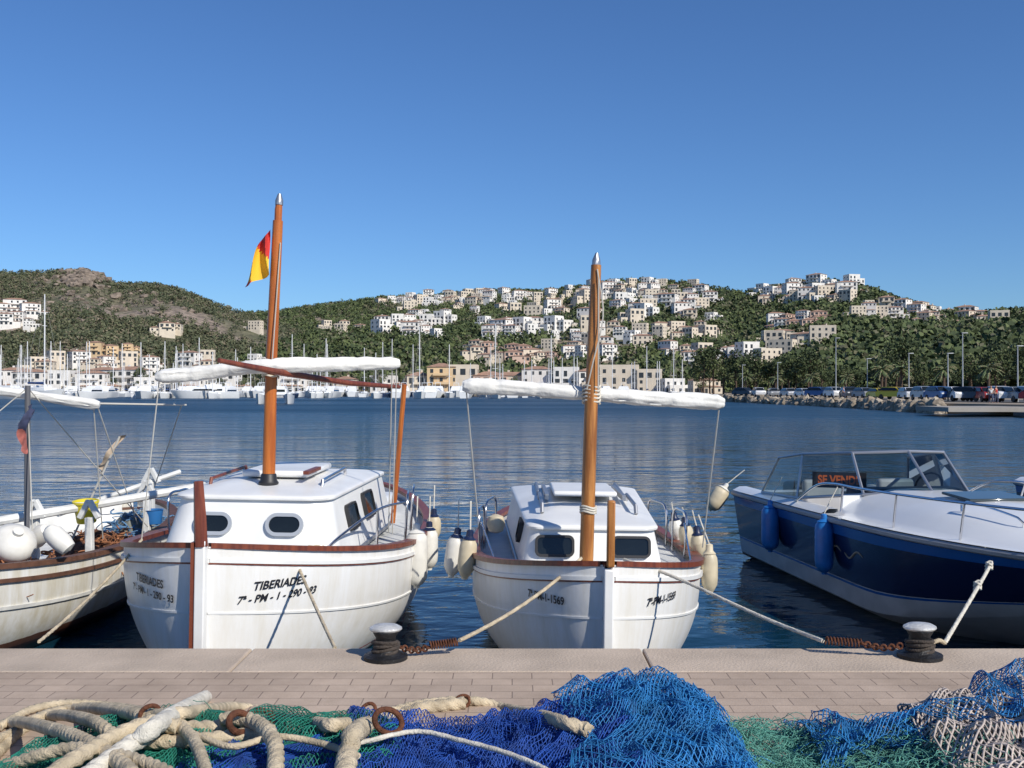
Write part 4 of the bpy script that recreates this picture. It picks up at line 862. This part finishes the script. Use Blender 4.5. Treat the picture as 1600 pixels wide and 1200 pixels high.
# ------------------------------------------------------------------ foliage
def fmat(n,c): return mat(n,c,.85,var=.35,vscale=.15)
GR=[fmat('pine_foliage_dark',(.045,.068,.024)),fmat('pine_foliage_mid',(.075,.105,.035)),fmat('pine_foliage_light',(.115,.145,.05)),fmat('olive_foliage',(.16,.155,.09))]
SC=[fmat('scrub_dark',(.065,.082,.04)),fmat('scrub_mid',(.10,.112,.055)),fmat('scrub_light',(.145,.15,.08)),fmat('scrub_dry',(.20,.17,.11))]
def quads(C,S,rs):
    n=len(C); N=rs.normal(size=(n,3)); N[:,2]+=.6; N[:,1]-=.5; N[:,0]+=.3; N/=np.linalg.norm(N,axis=1,keepdims=True)
    A=rs.normal(size=(n,3)); T=np.cross(N,A);T/=np.linalg.norm(T,axis=1,keepdims=True);B=np.cross(N,T)
    s=S[:,None]; j=lambda:rs.uniform(.6,1.3,(n,1))
    v=np.stack([C+T*s*j(),C+B*s*j(),C-T*s*j(),C-B*s*j()],1).reshape(-1,3)
    return v,np.arange(n*4).reshape(-1,4)
def forest(name,a0,a1,N,Yf,rr,K,mats,label,seed,fn=HT,prob=None):
    rs=np.random.default_rng(seed); a=rs.uniform(a0,a1,N*3); lo,hi=Yf(a); Y=np.sqrt(lo**2+(hi**2-lo**2)*rs.random(N*3)); X=(a-800)/F*Y
    ok=np.ones(len(a),bool)
    for hx,hy,hw in houses: ok&=~((np.abs(X-hx*Y/hy)<hw*.9)&(Y>hy-19)&(Y<hy+6))
    if prob is not None: ok&=rs.random(len(a))<prob(X,Y,a)
    a=a[ok][:N];Y=Y[ok][:N];X=X[ok][:N];Z=fn(a,Y); n=len(a)
    R=rs.uniform(*rr,n); ci=np.repeat(np.arange(n),K)
    d=rs.normal(size=(n*K,3)); d/=np.linalg.norm(d,axis=1,keepdims=True); d*=(rs.random((n*K,1))**.4)
    C=np.stack([X,Y,Z+R*.75],1)[ci]+d*np.stack([R,R,R*.75],1)[ci]
    v,q=quads(C,R[ci]*.24,rs); tm=rs.choice(len(mats),n,p=[.27,.35,.24,.14]); mi=tm[ci]; fl=rs.random(n*K)<.25; mi=np.where(fl,rs.integers(0,len(mats)-1,n*K),mi)
    me=fast_mesh(name,v,q,mi,mats); return link(name,me,kind='stuff',label=label,category='forest')
def pn(X,Y,a): return np.clip(.55+.6*crumple(X/60,Y/60,71,1.0,5),.03,1)
def pm(X,Y,a): return np.clip(.45+.55*crumple(X/50,Y/50,72,1.0,5)-.35*np.exp(-((a-130)/28)**2)*(Y>740)-.15*(Y>650),.06,1)
forest('pine_forest',380,1750,14500,lambda a:(ip(YS1,a)+5,ip(RD1,a)*1.03),(2.2,4.8),30,GR,'dense green pine wood covering the hillside',3,fn=hh1,prob=pn)
forest('scrub_woodland',-160,560,9500,lambda a:(400+a*0,840+a*0),(1.2,3.3),22,SC,'green scrub and small pines on the mountain',4,fn=hh2,prob=pm)
TR=mat('pine_bark',(.12,.08,.055),.95,var=.4,vscale=6,bump=.8,bscale=20)
def pine(seed,h,R,K=750):
    rs=np.random.default_rng(seed); m=MB(); tp=spline([(0,0,-.5),(.1,0,h*.3),(-.15,.1,h*.6),(0,0,h*.9)],.6); m.tube(tp,[.28*(1-.75*i/len(tp)) for i in range(len(tp))],8)
    cl=[]
    for i in range(9):
        a=rs.uniform(0,6.28); rr=R*rs.uniform(.25,.75); z=h*rs.uniform(.45,.95); cl.append((rr*math.cos(a),rr*math.sin(a),z)); m.tube([(0,0,z-R*.35),(rr*.5*math.cos(a),rr*.5*math.sin(a),z-R*.12),(rr*math.cos(a),rr*math.sin(a),z)],[.09,.06,.03],5)
    cl.append((0,0,h)); cl=np.array(cl)
    ci=rs.integers(0,len(cl),K); d=rs.normal(size=(K,3)); d/=np.linalg.norm(d,axis=1,keepdims=True); d*=rs.random((K,1))**.4
    C=cl[ci]+d*np.array([R*.42,R*.42,R*.30]); v,q=quads(C,np.full(K,R*.07),rs)
    mi=(rs.integers(0,3,len(cl))[ci]+(rs.random(K)<.2))%4
    tr=m.obj('trunk',TR); td=tr.data; bpy.data.objects.remove(tr); return td,fast_mesh('crown',v,q,mi,GR)
PM=[pine(i,7+i*.9,3.2+.3*i) for i in range(5)]
def put_pine(a,d,s,z=1.0):
    x=(a-800)/F*d; e=empty('pine_tree','broad green pine standing near the shore','tree',loc=(x,d,z),rot=(0,0,random.uniform(0,6)),group='pines near the shore'); e.scale=(s,s,s)
    t,c=random.choice(PM); link('trunk',t,e); link('crown',c,e)
for i in range(58):
    a=random.uniform(1090,1680); lo=np.interp(a,[1090,1300,1600,1700],[245,195,165,150]); put_pine(a,lo+random.uniform(0,60),random.uniform(.6,1.1))
for i in range(44): put_pine(random.uniform(-20,1080),random.uniform(352,378),random.uniform(.5,.9))
def palm():
    m=MB(); m.tube([(0,0,-.3),(.05,0,1.5),(0,.05,3.2),(.02,0,4.6)],[.3,.22,.2,.24],8); t=m.obj('trunk',TR); td=t.data; bpy.data.objects.remove(t)
    c=MB(); rr=random.Random(5)
    for i in range(30):
        a=i*2.4+rr.uniform(-.2,.2); el=rr.uniform(-.3,1.3); L=rr.uniform(1.5,2.1); path=[]
        for k in range(7):
            t=k/6; path.append(Vector((math.cos(a)*L*t*math.cos(el*(1-t*.5)),math.sin(a)*L*t*math.cos(el*(1-t*.5)),4.6+math.sin(el)*L*t-1.1*t*t)))
        sd_=Vector((-math.sin(a),math.cos(a),0))
        for k in range(6):
            w0=.22*math.sin(math.pi*(.12+.85*k/6));w1=.22*math.sin(math.pi*(.12+.85*(k+1)/6))
            for s_ in(-1,1):
                c.add([path[k],path[k+1],path[k+1]+sd_*s_*w1-Vector((0,0,.14)),path[k].lerp(path[k+1],.25)+sd_*s_*w0-Vector((0,0,.14))],[(0,1,2,3)],rr.choice([0,1]))
    o=c.obj('crown',[mat('palm_frond',(.10,.15,.05),.6,var=.3),mat('palm_frond_dry',(.18,.17,.08),.7,var=.3)],smooth=False,fix=False); cd=o.data; bpy.data.objects.remove(o); return td,cd
PT,PC=palm()
for a in (1165,1212,1268,1322,1378,1408,1475,1545,1625):
    d=np.interp(a,[1130,1300,1465,1650],[208,168,132,114])+random.uniform(-3,3); x=(a-800)/F*d
    e=empty('palm_tree','palm with drooping fronds beside the parking promenade','tree',loc=(x,d,1.0),rot=(0,0,random.uniform(0,6)),group='palms along the promenade'); s=random.uniform(.7,.95); e.scale=(s,s,s); link('trunk',PT,e); link('crown',PC,e)
# cars
def car():
    R=empty('parked_car','car parked along the waterfront promenade','car',group='cars parked along the promenade')
    prof=[(-2.1,.35),(-2.12,.7),(-2.0,.92),(-1.3,1.0),(-.7,1.42),(.5,1.46),(1.35,1.42),(1.9,1.0),(2.08,.85),(2.1,.35)]
    m=MB(); rows=[]
    for yy,k in((-.85,.93),(-.82,1),(.82,1),(.85,.93)):
        rows.append([Vector((x,(yy if z<1.0 else yy*.82),.35+(z-.35)*k)) for x,z in prof])
    m.grid(rows); m.add(rows[0],[tuple(range(10))]); m.add(rows[-1],[tuple(range(10))]); m.obj('body',mat('car_paint_silver',(.45,.46,.48),.3,.3),R,smooth=True,ang=30)
    g=MB()
    for s_ in(-1,1): g.add([(-1.15,s_*.862,1.03),(1.75,s_*.862,1.03),(1.3,s_*.74,1.36),(-.65,s_*.74,1.36)],[(0,1,2,3)])
    g.add([(-1.33,-.68,1.0),(-1.33,.68,1.0),(-.74,.6,1.41),(-.74,-.6,1.41)],[(0,1,2,3)]); g.add([(1.92,-.68,1.01),(1.92,.68,1.01),(1.40,.6,1.41),(1.40,-.6,1.41)],[(0,1,2,3)])
    g.obj('window',GLASSD,R,smooth=False,fix=False)
    for sx in(-1.3,1.3):
        for s_ in(-1,1):
            wv=MB(); wv.lathe([(.10,-.09),(.29,-.09),(.31,-.06),(.31,.06),(.29,.09),(.10,.09)],16,(sx,s_*.80,.31),M=Matrix.Rotation(math.pi/2,3,'X')); wv.obj('wheel',BLACK,R)
    for s_ in(-1,1):
        h=MB(); h.box((-2.10,s_*.6,.75),(.06,.3,.14)); h.obj('headlight',WHITE,R,bevel=.02)
    return R
C0=car(); colors=[('dark',(.05,.06,.08)),('white',(.75,.75,.75)),('red',(.40,.03,.02)),('yellow',(.75,.55,.03)),('blue',(.05,.12,.3)),('grey',(.3,.31,.32))]
bd={}
body=[c for c in C0.children if c.name.startswith('body')][0].data
for n_,c_ in colors:
    k=body.copy(); k.materials.clear(); k.materials.append(mat('car_paint_'+n_,c_,.3,.1)); bd[n_]=k
seq=['dark','white','grey',None,'white','blue','white','dark','grey','yellow','yellow','white',None,'blue','white','dark','red','white','grey','white','red']
for i,c_ in enumerate(seq):
    a=1162+i*23.5; d=float(np.interp(a,[1130,1300,1465,1650],[193,150,114.5,99])); x=(a-800)/F*d
    n=copy_tree(C0,(x,d,1.05),(0,0,math.radians(90)+random.uniform(-.12,.12)+(.5 if i%5==0 else 0)),(1.05,1.05,random.uniform(1.02,1.2)),{'body':bd[c_]} if c_ else None)
    n['label']=(c_ or 'silver')+' car parked facing the water on the promenade'
for c in list(C0.children): bpy.data.objects.remove(c)
bpy.data.objects.remove(C0)
def person(a,d,shirt,label,ph):
    R=empty('person',label,'person',loc=((a-800)/F*d,d,1.02),rot=(0,0,random.uniform(-1,1)))
    def skinned(name,V_,E_,Rd,mt,parent):
        me=bpy.data.meshes.new(name); me.from_pydata(V_,E_,[]); o=bpy.data.objects.new(name,me); col.objects.link(o); me.materials.append(mt)
        sk_=o.modifiers.new('s','SKIN'); sk_.use_smooth_shade=True
        for i,r in enumerate(Rd): me.skin_vertices[0].data[i].radius=(r,r)
        me.skin_vertices[0].data[0].use_root=True; o.modifiers.new('u','SUBSURF').levels=1; o.parent=parent; return o
    Vb=[(0,0,.92),(0,0,1.15),(0,0,1.38),(0,0,1.50),(0,-.02,1.62),(0,-.01,1.70),(.19,0,1.38),(.25,.02,1.12),(.24,-.10,.90),(-.19,0,1.38),(-.25,.02,1.12),(-.24,-.06,.88),(.10,0,.85),(.11,-.04-ph,.48),(.11,.0-ph*1.2,.08),(.11,-.14-ph,.04),(-.10,0,.85),(-.11,-.04+ph,.48),(-.11,.05+ph,.08),(-.11,-.10+ph,.04)]
    Eb=[(0,1),(1,2),(2,3),(3,4),(4,5),(2,6),(6,7),(7,8),(2,9),(9,10),(10,11),(0,12),(12,13),(13,14),(14,15),(0,16),(16,17),(17,18),(18,19)]
    Rb=[.13,.12,.13,.055,.10,.08,.06,.045,.035,.06,.045,.035,.09,.065,.045,.035,.09,.065,.045,.035]
    skinned('body',Vb,Eb,Rb,mat('skin_tone',(.45,.26,.18),.6),R)
    skinned('shirt',[Vb[0],Vb[1],Vb[2],Vb[6],(.22,0,1.24),Vb[9],(-.22,0,1.24)],[(0,1),(1,2),(2,3),(3,4),(2,5),(5,6)],[.155,.145,.155,.075,.07,.075,.07],mat('cloth_'+shirt[0],shirt[1],.9),R)
    skinned('trousers',[Vb[0],Vb[12],Vb[13],Vb[14],Vb[16],Vb[17],Vb[18]],[(0,1),(1,2),(2,3),(0,4),(4,5),(5,6)],[.15,.11,.085,.07,.11,.085,.07],mat('trousers_cloth',(.06,.07,.12),.9),R)
person(1556,97,('red',(.5,.04,.03)),'person in a red shirt standing by parked cars',.08)
person(1548,98,('white',(.7,.7,.7)),'person in a white shirt walking on the promenade',.15)
person(1318,141,('blue',(.1,.2,.4)),'person in a blue shirt walking along the promenade',.12)
LM=mat('galvanised_pole',(.45,.46,.47),.5,.3)
for a,d,h in((1306,148,9),(1355,150,6),(1481,114,5.5),(1504,117,8),(1160,190,6),(1215,172,6),(1420,128,6),(1590,106,6)):
    e=empty('street_lamp','slim grey lamp post on the promenade','street lamp',loc=((a-800)/F*d,d,1.0),group='lamp posts on the promenade')
    m=MB(); m.tube([(0,0,0),(0,0,h)],[.09,.05],8); m.obj('pole',LM,e); m=MB(); m.box((.25,0,h),(.7,.22,.1)); m.obj('lamp_head',LM,e,bevel=.02)
for i in range(290):
    t=random.random(); a=1118+(1475-1118)*t**.8; d=float(np.interp(a,[1100,1150,1200,1300,1400,1465,1480],[213,187,165,136,111,98.5,97])); k=random.random()
    o=bpy.data.objects.new('boulder',random.choice(RM)); col.objects.link(o); s=random.uniform(.4,.9); o.location=((a-800)/F*(d-2.4+2.6*k),d-2.4+2.6*k,-.15+.95*k+random.uniform(-.15,.1)); o.rotation_euler=[random.uniform(0,6) for _ in range(3)]; o.scale=(s,s*random.uniform(.7,1.2),s)
    o['label']='rough pale boulder of the breakwater'; o['category']='rock'; o['group']='boulders of the breakwater'
m=MB(); x0=V(1470,640,88).x; m.box((x0+25,90,.62),(50,7,.4)); m.obj('concrete_pier',mat('pier_concrete',(.36,.33,.29),.85,var=.2,vscale=.5),None,smooth=False,label='low concrete pier beside the breakwater',category='pier')
m=MB(); m.box((x0+27,84,.28),(44,2.5,.3)); m.obj('floating_dock',mat('dark_dock',(.10,.10,.10),.8),None,smooth=False,label='dark floating dock in front of the concrete pier',category='dock')
# ------------------------------------------------------------------ marina boats
def small_hull(L,B,h):
    m=MB(); rows=[]
    for i in range(13):
        u=i/12; b=B/2*(1-(1-min(1,u/.5))**2)**.6 if u<.5 else B/2*(1-.25*(u-.5)/.5); b=max(.03,b); zs=h*(1+.3*(1-u)**2); y=-L/2+u*L
        ov=.10*L*max(0,1-u*3)
        rows.append([Vector((-b,y,zs)),Vector((-b*.92,y+ov*.5,zs*.45)),Vector((-b*.75,y+ov,-.2)),Vector((b*.75,y+ov,-.2)),Vector((b*.92,y+ov*.5,zs*.45)),Vector((b,y,zs))])
    m.grid(rows); m.add(rows[-1],[tuple(range(6))])
    m.grid([[r[0],(r[0]+r[5])/2+Vector((0,0,.08)),r[5]] for r in rows]); return m
def sailboat(i,L,mh,hm):
    R=empty('sailboat','white sailing yacht with bare mast moored in the marina','sailboat',group='yachts moored in the marina')
    small_hull(L,L*.3,1.1).obj('hull',hm,R,ang=30)
    m=MB(); m.box((0,0,1.45),(L*.17,L*.35,.5)); m.obj('cabin',GEL,R,bevel=.12)
    m=MB(); m.tube([(0,-L*.08,1),(0,-L*.08,mh)],[.14,.10],6); 
    for k in(.4,.7): m.box((0,-L*.08,mh*k),(L*.16*(1.3-k),.06,.06))
    m.obj('mast',mat('mast_aluminium',(.78,.78,.78),.5,.0),R)
    m=MB(); m.tube([(0,-L*.07,2.3),(0,L*.28,2.35)],[.2,.14],8); m.obj('boom_cover',mat('sail_cover_blue',(.03,.07,.2),.8) if i%2 else SAIL,R)
    m=MB()
    for p in((0,-L*.5,1.3),(0,L*.48,1.1),(L*.14,0,1.1),(-L*.14,0,1.1)): m.tube([(0,-L*.08,mh*.97),p],.02,3)
    m.obj('rigging',LINE,R,fix=False); return R
def motoryacht(L):
    R=empty('motor_yacht','white motor yacht with dark cabin windows in the marina','yacht',group='yachts moored in the marina')
    small_hull(L,L*.3,1.5).obj('hull',GEL,R,ang=30)
    def cab(y0,y1,w_,z0,z1,sl):
        m=MB(); v=[(-w_/2,y0,z0),(w_/2,y0,z0),(w_/2,y1,z0),(-w_/2,y1,z0),(-w_/2*.85,y0+sl,z1),(w_/2*.85,y0+sl,z1),(w_/2*.85,y1,z1),(-w_/2*.85,y1,z1)]; m.add(v,[(0,1,5,4),(1,2,6,5),(2,3,7,6),(3,0,4,7),(4,5,6,7)]); return m
    cab(-L*.22,L*.3,L*.24,1.4,2.7,L*.10).obj('cabin',GEL,R,bevel=.08,smooth=False)
    cab(-L*.17,L*.26,L*.245,1.85,2.35,L*.04).obj('window',GLASSD,R,smooth=False)
    cab(-L*.02,L*.25,L*.2,2.7,3.3,L*.05).obj('flybridge',GEL,R,bevel=.08,smooth=False)
    m=MB(); m.tube([(-.8,L*.15,3.2),(-.7,L*.17,4.3),(.7,L*.17,4.3),(.8,L*.15,3.2)],.08,6); m.tube([(0,L*.17,4.3),(0,L*.17,5.6)],.03,4); m.obj('radar_arch',GEL,R); return R
NV=mat('navy_hull_paint',(.02,.035,.09),.3)
SB=[sailboat(0,9,12,GEL),sailboat(1,11,15,GEL),sailboat(2,12,17,NV),sailboat(3,8,10.5,GEL)]; MY=[motoryacht(12),motoryacht(16)]
for i in range(84):
    a=-10+i*12.9+random.uniform(-5,5); d=random.choice([265,285,305,322])+random.uniform(-4,4)
    if a>960: d=max(d,290)
    T=random.choice(SB) if random.random()<.66 else random.choice(MY)
    copy_tree(T,((a-800)/F*d,d,0),(0,0,random.choice([0,math.pi,0,.1,math.pi+.1])+random.uniform(-.12,.12)),None)
for i in range(34):
    a=random.uniform(-10,520); d=random.uniform(255,330); copy_tree(random.choice([SB[0],SB[1],SB[3],MY[0],MY[1]]),((a-800)/F*d,d,0),(0,0,random.uniform(-.3,.3)))
copy_tree(MY[1],((25-800)/F*245,245,0),(0,0,1.2)); copy_tree(MY[1],((320-800)/F*262,262,0),(0,0,-1.35),(1.1,1.1,1.1)); copy_tree(MY[0],((75-800)/F*238,238,0),(0,0,1.1))
n=copy_tree(SB[1],((64-800)/F*235,235,0),(0,0,1.2),(1.3,1.3,1.65)); n['label']='tall masted white sailing yacht moored ahead of the others'
for a,h_ in((655,1.25),(773,1.3),(860,1.1)): copy_tree(SB[1],((a-800)/F*262,262,0),(0,0,.2),(1,1,h_))
def cata(loc):
    R=empty('catamaran','white catamaran anchored off the marina','catamaran',loc=loc,rot=(0,0,.15))
    for s_ in(-1,1):
        hm=small_hull(10,1.4,1.3); hm.v=[(x+s_*2.3,y,z) for x,y,z in hm.v]; hm.obj('hull',GEL,R,ang=30)
    m=MB(); m.box((0,.8,1.55),(5.2,5,.4)); m.box((0,1,2.1),(3.8,3.6,.8)); m.obj('cabin',GEL,R,bevel=.15)
    m=MB(); m.box((0,-.82,2.15),(3.3,.06,.4)); m.obj('window',GLASSD,R,smooth=False)
    m=MB(); m.tube([(0,0,2),(0,0,13)],[.12,.08],6); m.obj('mast',ALU,R)
cata(((430-800)/F*165,165,0))
for T in SB+MY:
    for c in list(T.children): bpy.data.objects.remove(c)
    bpy.data.objects.remove(T)
